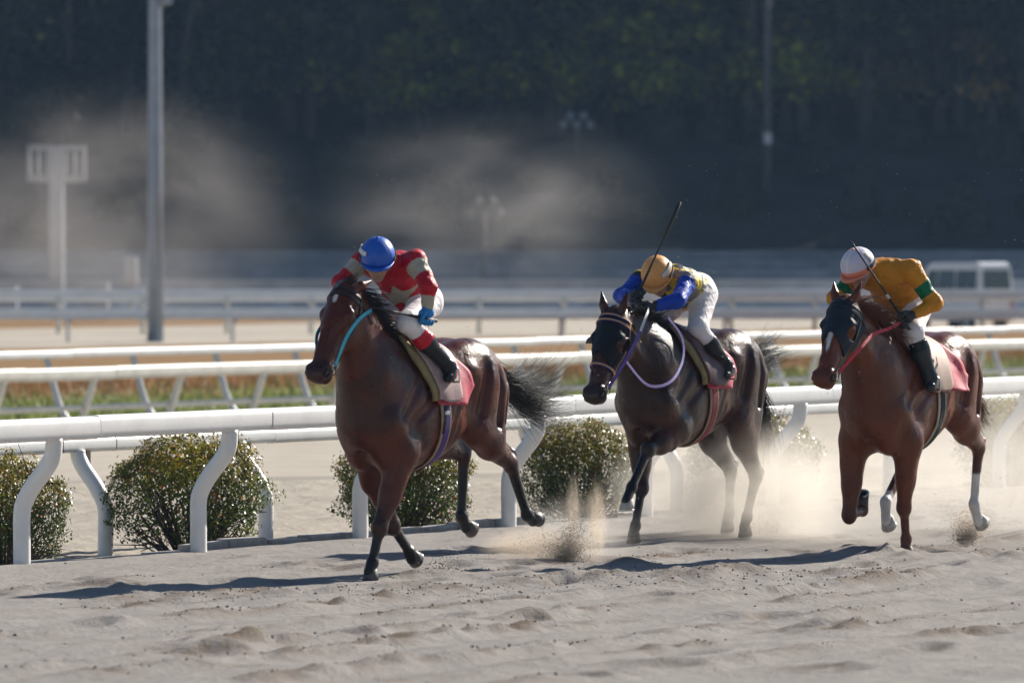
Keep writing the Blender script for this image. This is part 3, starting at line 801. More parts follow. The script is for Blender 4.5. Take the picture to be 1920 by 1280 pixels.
# ------------------------------------------------------------------ parked van
M_VAN = mat_plain('white_van_paint', (0.72, 0.74, 0.77), 0.22, 0.05, 2, spec=.6)
M_VGLASS = mat_plain('van_window', (0.03, 0.045, 0.05), 0.08, 0.2, 3, spec=.8)
M_TYRE = mat_plain('tyre_rubber', (0.02, 0.02, 0.02), 0.8); M_LAMP_R = mat_plain('tail_lamp', (0.35, 0.02, 0.02), 0.2); M_LAMP_W = mat_plain('head_lamp', (0.7, 0.7, 0.68), 0.1)
van = empty('van', (14.35, 204, -.36), math.radians(-53), 'small white van parked beyond the far rail, behind the mustard jockey', 'van'); van.scale = (.98, .98, 1.17)
def van_body():
    # side profile (x along, z), cab at -x
    Pz = [(-1.68, .28), (-1.70, .55), (-1.66, .92), (-1.40, 1.16), (-1.02, 1.74), (-.80, 1.86), (1.45, 1.88), (1.62, 1.80), (1.68, 1.2), (1.70, .60), (1.68, .28)]
    V, Fs = [], []
    rows = [(-.74, .93), (-.71, 1.0), (0, 1.0), (.71, 1.0), (.74, .93)]
    for yy, k in rows:
        for (x, z) in Pz:
            zz = z; yk = yy
            if z > 1.2: yk = yy * (1 - .13 * (z - 1.2) / .68)
            V.append((x * (1 if abs(yy) < .73 else .992), yk, zz if abs(yy) < .73 else .28 + (zz - .28) * .97))
    m = len(Pz)
    for r in range(4):
        for i in range(m - 1): Fs.append((r * m + i, (r + 1) * m + i, (r + 1) * m + i + 1, r * m + i + 1))
        Fs.append((r * m + m - 1, (r + 1) * m + m - 1, (r + 1) * m, r * m))
    Fs.append(tuple(range(m - 1, -1, -1))[::-1]); Fs.append(tuple(4 * m + i for i in range(m))[::-1])
    mb = MB(); mb.add(V, Fs); return mb
vb = van_body().build('body', M_VAN, van, bevel=.03)
def side_y(z): return .742 * (1 - .13 * max(0, z - 1.2) / .68)
for s in (1, -1):
    for (x0, x1) in ((-1.12, -.45), (-.36, .42), (.52, 1.5)):
        mb = MB(); z0_, z1_ = 1.14, 1.66; y0_, y1_ = side_y(z0_) + .004, side_y(z1_) + .004; xo = .28 if x0 < -1 else 0
        V = [(x0, s * y0_, z0_), (x1, s * y0_, z0_), (x1, s * y1_, z1_), (x0 + xo, s * y1_, z1_)]
        mb.add(V + [(a, b - s * .02, c) for a, b, c in V], [(0, 1, 2, 3) if s < 0 else (3, 2, 1, 0), (4, 5, 1, 0), (5, 6, 2, 1), (6, 7, 3, 2), (7, 4, 0, 3)]); mb.build('side_window', M_VGLASS, van)
    for x in (-1.15, 1.1):
        bm = bmesh.new(); bmesh.ops.create_cone(bm, cap_ends=True, segments=24, radius1=.27, radius2=.27, depth=.16, matrix=Matrix.Rotation(math.radians(90), 4, 'X'))
        e = bpy.data.meshes.new('wheel'); bm.to_mesh(e); bm.free(); o = obj('wheel', e, M_TYRE, van); o.location = (x, s * .68, .27)
        bm = bmesh.new(); bmesh.ops.create_cone(bm, cap_ends=True, segments=20, radius1=.16, radius2=.15, depth=.02, matrix=Matrix.Rotation(math.radians(90), 4, 'X'))
        e = bpy.data.meshes.new('rim'); bm.to_mesh(e); bm.free(); r_ = obj('rim', e, M_MAST, o); r_.location = (0, s * .085, 0)
    mb = MB(); mb.box((-1.62, s * .55, .78), (.12, .26, .18)); mb.build('headlight', M_LAMP_W, van, bevel=.02)
    mb = MB(); mb.box((1.685, s * .64, .8), (.05, .12, .36)); mb.build('tail_light', M_LAMP_R, van, bevel=.01)
    mb = MB(); mb.box((.05, s * .752, .98), (.16, .03, .04)); mb.build('door_handle', M_TYRE, van)
mb = MB(); V = [(-1.405, -.60, 1.20), (-1.405, .60, 1.20), (-1.055, .56, 1.70), (-1.055, -.56, 1.70)]; mb.add([(a - .012, b, c + .008) for a, b, c in V], [(3, 2, 1, 0)]); mb.build('windscreen', M_VGLASS, van)
mb = MB(); V = [(1.69, -.58, 1.15), (1.69, .58, 1.15), (1.662, .55, 1.66), (1.662, -.55, 1.66)]; mb.add([(a + .012, b, c) for a, b, c in V], [(0, 1, 2, 3)]); mb.build('rear_window', M_VGLASS, van)
for x in (-1.72, 1.72): mb = MB(); mb.box((x, 0, .42), (.08, 1.4, .2)); mb.build('bumper', M_VAN, van, bevel=.03)
# ------------------------------------------------------------------ horses
def coat_mat(name, dust_col, rough):
    m, nt, b = new_mat(name)
    a = nt.nodes.new('ShaderNodeAttribute'); a.attribute_name = 'col'
    v = coords(nt, (1, 1, 1))
    big = ramp(nt, noise_tex(nt, 5.0, 4, 0.6, v), 0.3, 0.7)
    hsv = nt.nodes.new('ShaderNodeHueSaturation'); nt.links.new(a.outputs['Color'], hsv.inputs['Color'])
    mr = nt.nodes.new('ShaderNodeMapRange'); mr.inputs[3].default_value = 0.78; mr.inputs[4].default_value = 1.22
    nt.links.new(big, mr.inputs[0]); nt.links.new(mr.outputs[0], hsv.inputs['Value'])
    dust = ramp(nt, noise_tex(nt, 140.0, 3, 0.7, v), 0.66, 0.8)  # random dust specks over the coat colour
    nt.links.new(mix_col(nt, dust, hsv.outputs[0], dust_col), b.inputs['Base Color'])
    rr = nt.nodes.new('ShaderNodeMapRange'); rr.inputs[1].default_value = 0.3; rr.inputs[2].default_value = 0.7; rr.inputs[3].default_value = rough - 0.09; rr.inputs[4].default_value = rough + 0.20
    nt.links.new(noise_tex(nt, 13.0, 6, 0.7, v), rr.inputs[0]); nt.links.new(rr.outputs[0], b.inputs['Roughness'])
    b.inputs['Specular IOR Level'].default_value = 0.36
    b.inputs['Sheen Weight'].default_value = 0.0; b.inputs['Sheen Roughness'].default_value = 0.4
    b.inputs['Sheen Tint'].default_value = (0.9, 0.75, 0.6, 1)
    # muscle ripples, veins and short hair
    n1 = noise_tex(nt, 5.5, 3, 0.5, coords(nt, (1.0, 1.0, 0.7), (0, 0.4, 0)), 0.8)
    n2 = noise_tex(nt, 34.0, 6, 0.7, coords(nt, (0.6, 1, 0.8)), 0.5)
    b1 = nt.nodes.new('ShaderNodeBump'); b1.inputs['Strength'].default_value = 0.5; b1.inputs['Distance'].default_value = 0.03
    nt.links.new(n1, b1.inputs['Height'])
    b2 = nt.nodes.new('ShaderNodeBump'); b2.inputs['Strength'].default_value = 0.35; b2.inputs['Distance'].default_value = 0.008
    nt.links.new(n2, b2.inputs['Height']); nt.links.new(b1.outputs[0], b2.inputs['Normal'])
    nt.links.new(b2.outputs[0], b.inputs['Normal'])
    return m

M_HOOF = mat_plain('hoof_horn', (0.075, 0.065, 0.06), 0.5, 0.35, 25, bmp=0.3)
M_HOOF_PALE = mat_plain('pale_hoof_horn', (0.42, 0.40, 0.38), 0.55, 0.2, 25, bmp=0.3)
M_SHOE = mat_plain('shoe_steel', (0.55, 0.54, 0.52), 0.3, 0.2, 30, metal=0.9)
M_EYE = mat_plain('horse_eye', (0.012, 0.007, 0.005), 0.06, 0.1, 20)
M_NOSTRIL = mat_plain('nostril_dark', (0.012, 0.008, 0.008), 0.6)
M_HAIR_BLACK = mat_plain('black_horse_hair', (0.014, 0.012, 0.012), 0.38, 0.4, 60, spec=0.5)
M_HAIR_RED = mat_plain('chestnut_horse_hair', (0.13, 0.045, 0.018), 0.4, 0.4, 60, spec=0.5)

HEAD_L = 0.64

def hoof_parts(root, fet, toe, mat):
    fet = np.array(fet, float); toe = np.array(toe, float)
    d = toe - fet; d[1] *= 0.3; d /= np.linalg.norm(d)
    p = np.array([d[2], 0, -d[0]]); p /= np.linalg.norm(p)
    sn = 0.76 * d + 0.65 * p; sn /= np.linalg.norm(sn)            # sole normal
    fr = np.cross((0, 1, 0), sn); fr /= np.linalg.norm(fr)
    if fr @ (-p) < 0: fr = -fr                                     # towards the toe wall
    lat = np.array([0, 1.0, 0])
    sole_c = toe - fr * 0.06
    cor_c = sole_c - sn * 0.075 - fr * 0.018
    n = 20; V = []; Fs = []
    prof = [(cor_c - sn * 0.004, 0.040, 0.036, 0), (cor_c, 0.047, 0.042, 0), ((cor_c + sole_c) / 2, 0.056, 0.05, 0), (sole_c, 0.064, 0.058, 0), (sole_c - sn * 0.012, 0.046, 0.042, 0)]
    for c, a, b, _ in prof:
        for i in range(n):
            q = 2 * math.pi * i / n
            V.append(c + fr * a * math.cos(q) * (1 if math.cos(q) > 0 else 0.82) + lat * b * math.sin(q))
    for r in range(len(prof) - 1):
        for i in range(n):
            j = (i + 1) % n
            Fs.append((r * n + i, r * n + j, (r + 1) * n + j, (r + 1) * n + i))
    Fs.append(tuple(range(n))); Fs.append(tuple((len(prof) - 1) * n + i for i in reversed(range(n))))
    mb = MB(); mb.add(V, Fs)
    h = mb.build('hoof', mat, root, smooth=True)
    # shoe: open ring on the sole
    P = []
    for i in range(15):
        q = math.radians(-145 + 290 * i / 14)
        P.append(sole_c + sn * 0.003 + fr * 0.058 * math.cos(q) * (1 if math.cos(q) > 0 else 0.82) + lat * 0.052 * math.sin(q))
    mb = MB(); mb.tube(P, 0.0085, 6, up=tuple(sn)); mb.build('horseshoe', M_SHOE, h, smooth=True)
    return cor_c

def strands(name, roots, dirs, length, mat, parent, seg=7, r=0.0035, wander=0.05, clump=0.4, droop=0.0, seed=1):
    """hair as many thin tapered strands, one mesh; dirs: function(t, i)->direction vector"""
    g = np.random.default_rng(seed)
    n = len(roots); V = []; Fs = []
    ph = g.uniform(0, 6.28, (n, 3)); cl = g.integers(0, max(2, n // 14), n)
    cph = g.uniform(0, 6.28, (n, 3)); cam_ = g.normal(0, 1, (n, 3))
    b = 0
    for i in range(n):
        p = np.array(roots[i], float); L = length[i] if hasattr(length, '__len__') else length
        L *= g.uniform(0.65, 1.08)
        c = cl[i]
        pts = [p.copy()]
        for s_ in range(seg):
            t = (s_ + 1) / seg
            d = np.array(dirs(t, i), float)
            d = d / (np.linalg.norm(d) + 1e-9)
            d = d + clump * 0.35 * t * cam_[c] + wander * np.array([math.sin(6 * t + ph[i, k]) for k in range(3)]) * (0.4 + t) + wander * 1.2 * np.array([math.sin(4 * t + cph[c, k]) for k in range(3)])
            d[2] -= droop * t
            p = p + d * L / seg
            pts.append(p.copy())
        e1 = np.array([0.3, 1, 0.2]); e1 /= np.linalg.norm(e1); e2 = np.array([0.2, -0.2, 1.0]); e2 /= np.linalg.norm(e2)
        for s_, q in enumerate(pts):
            rr = r * (1 - 0.85 * s_ / seg) * g.uniform(0.8, 1.2)
            for k in range(3):
                a = 2.094 * k
                V.append(q + rr * (e1 * math.cos(a) + e2 * math.sin(a)))
        for s_ in range(seg):
            o = b + s_ * 3
            for k in range(3):
                k2 = (k + 1) % 3
                Fs.append((o + k, o + k2, o + 3 + k2, o + 3 + k))
        b += 3 * (seg + 1)
    me = mesh_np(name, np.array(V), np.array(Fs))
    return obj(name, me, mat, parent)

class Horse: pass

def make_horse(spec):
    H = Horse()
    J = spec['J']
    hd = frame(np.array(spec['muzzle']) - np.array(spec['poll']), spec.get('head_lat', (0, 1, 0)))
    hs = spec.get('head_scale', 1.0)
    p0 = np.array(spec['poll'], float)
    def hp(x, y, z): return p0 + hd @ (np.array([x, y * 1.1, z]) * hs)
    H.hp, H.hd, H.hs = hp, hd, hs
    F = Field((-1.5, -0.46, -0.03), (max(1.55, spec['muzzle'][0] + 0.16), 0.46, spec['poll'][2] + 0.26), 0.0095)
    # trunk: (x, centre z, half height, half width)
    T = [(0.62, 1.07, 0.24, 0.20), (0.50, 1.10, 0.34, 0.235), (0.34, 1.145, 0.405, 0.245), (0.14, 1.13, 0.385, 0.27), (-0.08, 1.15, 0.36, 0.285),
         (-0.28, 1.21, 0.315, 0.275), (-0.46, 1.29, 0.285, 0.255), (-0.62, 1.29, 0.27, 0.24), (-0.76, 1.26, 0.20, 0.17)]
    xs = np.linspace(0.66, -0.76, 15); TA = np.array(T)[::-1]
    sec = [[x] + [np.interp(x, TA[:, 0], TA[:, j]) for j in (1, 2, 3)] for x in xs]
    for (x, z, rz, ry) in sec:
        F.ell((x, 0, z), (0.17, ry, rz), k=0.07)
    # withers, spine groove, croup
    F.cone((0.40, 0, 1.46), (0.10, 0, 1.42), 0.11, 0.11, 0.08, 0.7)
    for s in (1, -1):
        F.ell((-0.42, s * 0.11, 1.42), (0.27, 0.145, 0.17), k=0.07)
        F.ell((-0.66, s * 0.10, 1.33), (0.18, 0.13, 0.17), k=0.06)
        # point of hip
        F.ell((-0.27, s * 0.225, 1.38), (0.055, 0.045, 0.05), k=0.06)
        # breast muscles
        F.ell((0.64, s * 0.10, 0.98), (0.11, 0.11, 0.17), k=0.03)
        F.ell((0.57, s * 0.10, 0.82), (0.11, 0.09, 0.10), k=0.05)
    # neck
    pb = np.array([0.47, 0, 1.24]); pt = hp(0.05, 0, -0.09)
    mid = pb * 0.5 + pt * 0.5 + np.array(spec.get('neck_bow', (0.02, 0, 0.03)))
    q1 = pb * 0.75 + pt * 0.25 + (mid - (pb + pt) / 2) * 0.7
    q3 = pb * 0.25 + pt * 0.75 + (mid - (pb + pt) / 2) * 0.7
    F.chain([(*pb, 0.30), (*q1, 0.25)], 0.10, 0.72)
    F.chain([(*q1, 0.25), (*mid, 0.20)], 0.08, 0.64)
    F.chain([(*mid, 0.20), (*q3, 0.16), (*pt, 0.135)], 0.06, 0.60)
    tw = mid - q1; F.cone(q1 + np.array([0.05, 0, -0.03]), (0.62, 0, 1.08), 0.19, 0.20, 0.12, 0.95)
    # crest
    up = np.array([-0.55, 0, 0.83])
    F.chain([(0.30, 0, 1.48, 0.07), (*(q1 + up * 0.19), 0.06), (*(mid + up * 0.15), 0.05), (*(q3 + up * 0.115), 0.045), (*hp(0.0, 0, -0.04), 0.05)], 0.07, 0.7)
    H.crest = [np.array([0.30, 0, 1.53]), q1 + up * 0.235, mid + up * 0.19, q3 + up * 0.15, hp(-0.02, 0, 0.0)]
    # neck muscle straps and jugular groove
    for s in (1, -1):
        F.cone(hp(0.12, s * 0.05, -0.17), (0.66, s * 0.07, 1.14), 0.05, 0.10, 0.04)
        F.cone((*(q3 + up * 0.03),) if False else tuple(q3 + up * 0.03 + np.array([0, s * 0.045, 0])), (0.38, s * 0.13, 1.30), 0.05, 0.09, 0.04)
    # ---- forelegs
    for s, key in ((1, 'LF'), (-1, 'RF')):
        e, kn, ft, to = [np.array(q, float) for q in J[key]]
        sp = np.array([0.62 + 0.12 * np.clip(kn[0] - 0.45, -0.4, 0.4), s * 0.165, 1.06])
        sb = np.array([0.27, s * 0.12, 1.42])
        F.cone(sb, sp, 0.10, 0.115, 0.035, 0.75)
        F.cone(sp, e + np.array([-0.02, 0, 0.05]), 0.105, 0.11, 0.04, 0.85)
        F.ell((0.32, s * 0.20, 1.02), (0.14, 0.075, 0.17), k=0.035)            # triceps
        F.ell(e + np.array([-0.06, 0, 0.03]), (0.06, 0.05, 0.06), k=0.03)       # elbow point
        ax = kn - e; L = np.linalg.norm(ax); ax /= L
        side = np.array([0, 1.0, 0]); fw = np.cross(side, ax); fw /= np.linalg.norm(fw)
        if fw[0] < 0 and abs(fw[0]) > 0.2: fw = -fw
        F.cone(e + np.array([0, 0, 0.06]), e + ax * L * 0.55, 0.128, 0.080, 0.05, 0.85)
        F.cone(e + ax * L * 0.5, kn, 0.080, 0.052, 0.03, 0.88)
        F.ell(e + ax * L * 0.22 + fw * 0.035 + side * s * 0.02, (0.06, 0.055, 0.12), frame(side, fw) if False else None, k=0.03)
        F.ell(kn, (0.057, 0.057, 0.07), k=0.02)
        cx = ft - kn; cl = np.linalg.norm(cx); cx /= cl
        pal = np.cross(side, cx); pal /= np.linalg.norm(pal)                   # sagittal perpendicular
        bend = np.dot(pal, ax)                                                 # palmar side
        if pal[0] > 0 and key and cx[2] < -0.5: pal = -pal
        F.ell(kn + pal * 0.03 + cx * 0.01, (0.03, 0.03, 0.03), k=0.02)
        F.cone(kn, ft, 0.036, 0.031, 0.02, 0.95)
        F.cone(kn + pal * 0.032, ft + pal * 0.03, 0.017, 0.018, 0.012)
        F.ell(ft + pal * 0.008, (0.044, 0.04, 0.046), k=0.015)
        d = to - ft; dl = np.linalg.norm(d); d /= dl
        F.cone(ft, to - d * min(0.085, dl * 0.55), 0.037, 0.040, 0.02, 0.95)
        hoof_parts_args.append((ft, to)) if False else None
    # ---- hind legs
    for s, key in ((1, 'LH'), (-1, 'RH')):
        st, hk, ft, to = [np.array(q, float) for q in J[key]]
        hip = np.array([-0.50, s * 0.15, 1.28])
        F.cone(hip, st + np.array([-0.05, -s * 0.01, 0.03]), 0.205, 0.14, 0.05, 0.74)
        bt = np.array([-0.73, s * 0.12, 1.22])
        ax = hk - st; L = np.linalg.norm(ax); ax /= L
        g1 = st + ax * L * 0.38
        F.cone(bt, g1 + np.array([-0.05, 0, 0.04]), 0.145, 0.10, 0.05, 0.85)
        F.cone(hip + np.array([-0.12, 0.02 * s, -0.05]), g1, 0.15, 0.10, 0.05, 0.7)
        F.ell(st, (0.085, 0.065, 0.09), k=0.04)
        F.cone(st + ax * 0.03, g1, 0.122, 0.110, 0.04, 0.78)
        F.cone(g1, hk, 0.108, 0.052, 0.03, 0.8)
        cx = ft - hk; cl = np.linalg.norm(cx); cx /= cl
        side = np.array([0, 1.0, 0]); pal = np.cross(side, cx)
        # plantar side: away from where the gaskin comes from
        if pal @ (st - hk) > 0: pal = -pal
        poh = hk - cx * 0.055 + pal * 0.062
        F.cone(poh, hk + cx * 0.09 + pal * 0.03, 0.028, 0.024, 0.02)
        F.cone(poh, g1 + (poh - hk) * 0.9, 0.019, 0.05, 0.02, 0.7)
        F.ell(hk, (0.058, 0.05, 0.068), k=0.02)
        F.cone(hk, ft, 0.042, 0.033, 0.02, 0.9)
        F.cone(hk + pal * 0.036 + cx * 0.06, ft + pal * 0.032, 0.018, 0.018, 0.012)
        F.ell(ft + pal * 0.008, (0.046, 0.041, 0.048), k=0.015)
        d = to - ft; dl = np.linalg.norm(d); d /= dl
        F.cone(ft, to - d * min(0.085, dl * 0.55), 0.038, 0.041, 0.02, 0.95)
    # grooves between the muscles
    for s in (1, -1):
        F.cone((-0.63, s * 0.275, 1.36), (-0.60, s * 0.265, 1.02), 0.022, 0.018, 0.06, sub=True)
        F.cone((-0.44, s * 0.285, 1.42), (-0.36, s * 0.275, 1.10), 0.024, 0.020, 0.06, sub=True)
        F.cone((-0.76, s * 0.20, 1.30), (-0.70, s * 0.24, 1.02), 0.022, 0.020, 0.04, sub=True)
        F.cone((0.40, s * 0.265, 1.32), (0.60, s * 0.265, 1.10), 0.014, 0.012, 0.06, sub=True)
        F.cone((0.46, s * 0.275, 1.06), (0.24, s * 0.29, 1.20), 0.012, 0.012, 0.06, sub=True)
        for q in range(4):
            F.cone((-0.02 - 0.075 * q, s * 0.318, 1.12), (0.03 - 0.085 * q, s * 0.285, 0.93), 0.010, 0.010, 0.05, sub=True)
    F.cone((0.765, 0, 1.14), (0.715, 0, 0.86), 0.026, 0.024, 0.05, sub=True)
    # flank hollow and belly tuck
    for s in (1, -1):
        F.ell((-0.22, s * 0.36, 1.17), (0.09, 0.09, 0.14), k=0.10, sub=True)
    # ---- head
    def he(c, r, k, sub=False): F.ell(hp(*c), tuple(np.array(r) * np.array([1, 1.1, 1]) * hs), hd, k, sub)
    def hc(a, b, ra, rb, k, yk=1.0): F.cone(hp(*a), hp(*b), ra * hs, rb * hs, k, yk * 1.1, tuple(hd[:, 1]))
    he((0.09, 0, -0.065), (0.13, 0.088, 0.105), 0.04)
    hc((0.10, 0, -0.045), (0.26, 0, -0.045), 0.092, 0.082, 0.03, 0.98)
    hc((0.26, 0, -0.045), (0.45, 0, -0.055), 0.082, 0.062, 0.03, 0.84)
    hc((0.45, 0, -0.055), (0.58, 0, -0.062), 0.062, 0.06, 0.03, 0.92)
    for s in (1, -1):
        he((0.19, s * 0.045, -0.155), (0.135, 0.045, 0.125), 0.03)
        he((0.185, s * 0.078, -0.022), (0.05, 0.032, 0.034), 0.02)          # brow
        he((0.205, s * 0.083, -0.055), (0.042, 0.026, 0.036), 0.012)        # eye bulge
        hc((0.25, s * 0.07, -0.085), (0.40, s * 0.052, -0.075), 0.017, 0.012, 0.015)
        he((0.585, s * 0.044, -0.045), (0.055, 0.038, 0.045), 0.02)
        hc((0.33, s * 0.018, 0.022), (0.50, s * 0.018, -0.005), 0.014, 0.012, 0.02)
    hc((0.22, 0, -0.20), (0.40, 0, -0.135), 0.062, 0.045, 0.03, 0.8)
    hc((0.40, 0, -0.135), (0.56, 0, -0.118), 0.045, 0.038, 0.03, 0.95)
    he((0.615, 0, -0.068), (0.036, 0.052, 0.05), 0.03)
    he((0.575, 0, -0.135), (0.045, 0.04, 0.03), 0.02)
    for s in (1, -1):
        he((0.603, s * 0.072, -0.036), (0.034, 0.024, 0.024), 0.010, True)
        he((0.57, s * 0.055, -0.104), (0.075, 0.03, 0.006), 0.01, True)
        he((0.12, s * 0.10, -0.02), (0.03, 0.018, 0.018), 0.02, True)
        # ears
        ed = np.array(spec.get('ear', (-0.9, 0.15, 0.35))) * np.array([1, s, 1])
        ed = ed / np.linalg.norm(ed)
        a = np.array([0.015, s * 0.055, -0.005])
        hc(a, a + ed * 0.07, 0.024, 0.031, 0.015, 0.9); hc(a + ed * 0.07, a + ed * 0.165, 0.031, 0.006, 0.01, 0.9)
    V, Q = F.mesh(2)
    # ---- coat colour
    n = len(V)
    base = np.array(spec['coat']); dark = np.array(spec['dark'])
    hl = (V - p0) @ hd / hs
    inhead = (hl[:, 0] > -0.22) & (hl[:, 0] < 0.75) & (np.abs(hl[:, 1]) < 0.14) & (hl[:, 2] > -0.36) & (hl[:, 2] < 0.2) & (V[:, 0] > 0.7) & (V[:, 2] > 1.0)
    w = np.zeros(n); white = np.zeros(n)
    bark = fbm2(V[:, 0] * 6, V[:, 2] * 6 + V[:, 1] * 5, 3, 5)
    for key in ('LF', 'RF', 'LH', 'RH'):
        j = [np.array(q, float) for q in J[key]]
        A, B, Cc, D = j
        def segd(P, Q_):
            ab = Q_ - P; t = np.clip(((V - P) @ ab) / (ab @ ab), 0, 1); return np.linalg.norm(V - (P + t[:, None] * ab), axis=1), t
        d1, t1 = segd(A, B); d2, t2 = segd(B, Cc); d3, t3 = segd(Cc, D)
        ll = np.where(d2 < 0.085, 0.55 + 0.45 * sstep(0, 0.4, t2), 0); ll = np.maximum(ll, np.where((d3 < 0.09), 1.0, 0))
        up_ = np.where((d1 < 0.11), sstep(0.45, 1.0, t1) * 0.6, 0)
        w = np.maximum(w, np.maximum(ll, up_) * spec.get('points', 1.0))
        wh = spec.get('socks', {}).get(key)
        if wh is not None:
            m = np.where((d2 < 0.085), sstep(wh - 0.03, wh + 0.03, t2 + 0.08 * bark), 0)
            m = np.maximum(m, np.where((d3 < 0.075), 1.0, 0)); white = np.maximum(white, m)
    # muzzle
    mz = np.where(inhead, sstep(0.46, 0.60, hl[:, 0] + 0.03 * bark), 0) * spec.get('muzzle_dark', 0.6)
    w = np.maximum(w, mz)
    # dark along back / flank shade of a seal bay
    w = np.maximum(w, spec.get('dapple', 0.0) * sstep(-0.15, 0.35, bark + 0.25 * (V[:, 2] - 1.2)) * (1 - inhead))
    col = base[None] * (1 - w[:, None]) + dark[None] * w[:, None]
    for (cx, cy, rx, ry) in spec.get('blaze', []):
        m = np.where(inhead & (hl[:, 2] > -0.05), 1 - sstep(0.75, 1.1, np.hypot((hl[:, 0] - cx) / rx, (hl[:, 1] - cy) / ry) + 0.25 * bark), 0)
        white = np.maximum(white, m)
    col = col * (1 - white[:, None]) + np.array([0.62, 0.60, 0.57])[None] * white[:, None]
    root = empty('horse', (*spec['loc'], 0), spec['rz'], spec['label'], 'horse', 'racehorses galloping along the rail')
    me = mesh_np('body', V, Q); set_col(me, 'col', col)
    body = obj('body', me, coat_mat(spec['name'] + '_coat', spec['dust'], spec.get('rough', 0.36)), root)
    H.V, H.Q = V, Q
    H.bvh = BVHTree.FromPolygons([tuple(map(float, p)) for p in V], Q.tolist())
    for key in ('LF', 'RF', 'LH', 'RH'):
        hoof_parts(root, J[key][2], J[key][3], M_HOOF_PALE if key in spec.get('pale', ()) else M_HOOF)
    # eyes
    for s in (1, -1):
        bm = bmesh.new(); bmesh.ops.create_uvsphere(bm, u_segments=16, v_segments=10, radius=0.021 * hs)
        e = bpy.data.meshes.new('eye'); bm.to_mesh(e); bm.free()
        e.polygons.foreach_set('use_smooth', np.ones(len(e.polygons), bool))
        o = obj('eye', e, M_EYE, root); o.location = hp(0.208, s * 0.094, -0.053)
        bm = bmesh.new(); bmesh.ops.create_uvsphere(bm, u_segments=14, v_segments=8, radius=1.0)
        M4 = Matrix([[*map(float, hd[r_]), 0] for r_ in range(3)] + [[0, 0, 0, 1]]) @ Matrix.Diagonal((0.027 * hs, 0.014 * hs, 0.018 * hs, 1))
        bmesh.ops.transform(bm, matrix=M4, verts=bm.verts); e = bpy.data.meshes.new('nostril'); bm.to_mesh(e); bm.free()
        o = obj('nostril', e, M_NOSTRIL, root); o.location = hp(0.597, s * 0.060, -0.036)
    # mane
    cr = H.crest; pts = []; g = np.random.default_rng(spec['seed'])
    nm = spec.get('mane_n', 420)
    def cpt(t):
        f = t * (len(cr) - 1); i = min(int(f), len(cr) - 2); return cr[i] * (1 - f + i) + cr[i + 1] * (f - i)
    ts = g.uniform(0.0, 1.0, nm) ** 0.85
    roots = [cpt(t) + np.array([0, g.normal(0, 0.012), -0.02]) for t in ts]
    md = spec['mane_dir']
    strands('mane', roots, lambda t, i: md(t, ts[i]), [spec.get('mane_len', 0.2) * (0.75 + 0.35 * ts[i]) for i in range(nm)], spec['hair'], root, 6, 0.006, 0.12, 0.9, 0.25, spec['seed'])
    # forelock
    if spec.get('forelock', True):
        roots = [hp(0.0 + g.uniform(-0.03, 0.03), g.normal(0, 0.02), 0.005) for _ in range(90)]
        fd = hd @ np.array(spec.get('forelock_dir', (-0.35, 0.55, 0.7)))
        strands('forelock', roots, lambda t, i: fd, 0.11, spec['hair'], root, 5, 0.0035, 0.2, 0.9, 0.3, spec['seed'] + 3)
    # tail: dock then hair
    tp = spec['tail']; nt_ = spec.get('tail_n', 1200)
    dk = [np.array(q, float) for q in tp['dock']]
    mb = MB(); mb.tube([tuple(q) for q in dk], [0.045, 0.04, 0.03, 0.015][:len(dk)], 10); tl = mb.build('tail', spec['hair'], root, smooth=True)
    tt = g.uniform(0, 1, nt_)
    def dp(t):
        f = t * (len(dk) - 1); i = min(int(f), len(dk) - 2); return dk[i] * (1 - f + i) + dk[i + 1] * (f - i)
    roots = [dp(t) + g.normal(0, 0.02, 3) for t in tt]
    strands('tail_hair', roots, lambda t, i: tp['dir'](t, tt[i], i), tp['len'], spec['hair'], tl, 9, tp.get('r', 0.0032), tp.get('wander', 0.12), tp.get('clump', 0.8), tp.get('droop', 0.1), spec['seed'] + 9)
    H.root = root; H.spec = spec
    return H

def pose_loc(th_deg, ox, oy):
    t = math.radians(th_deg)
    return (ox, oy), math.atan2(-math.cos(t), -math.sin(t))

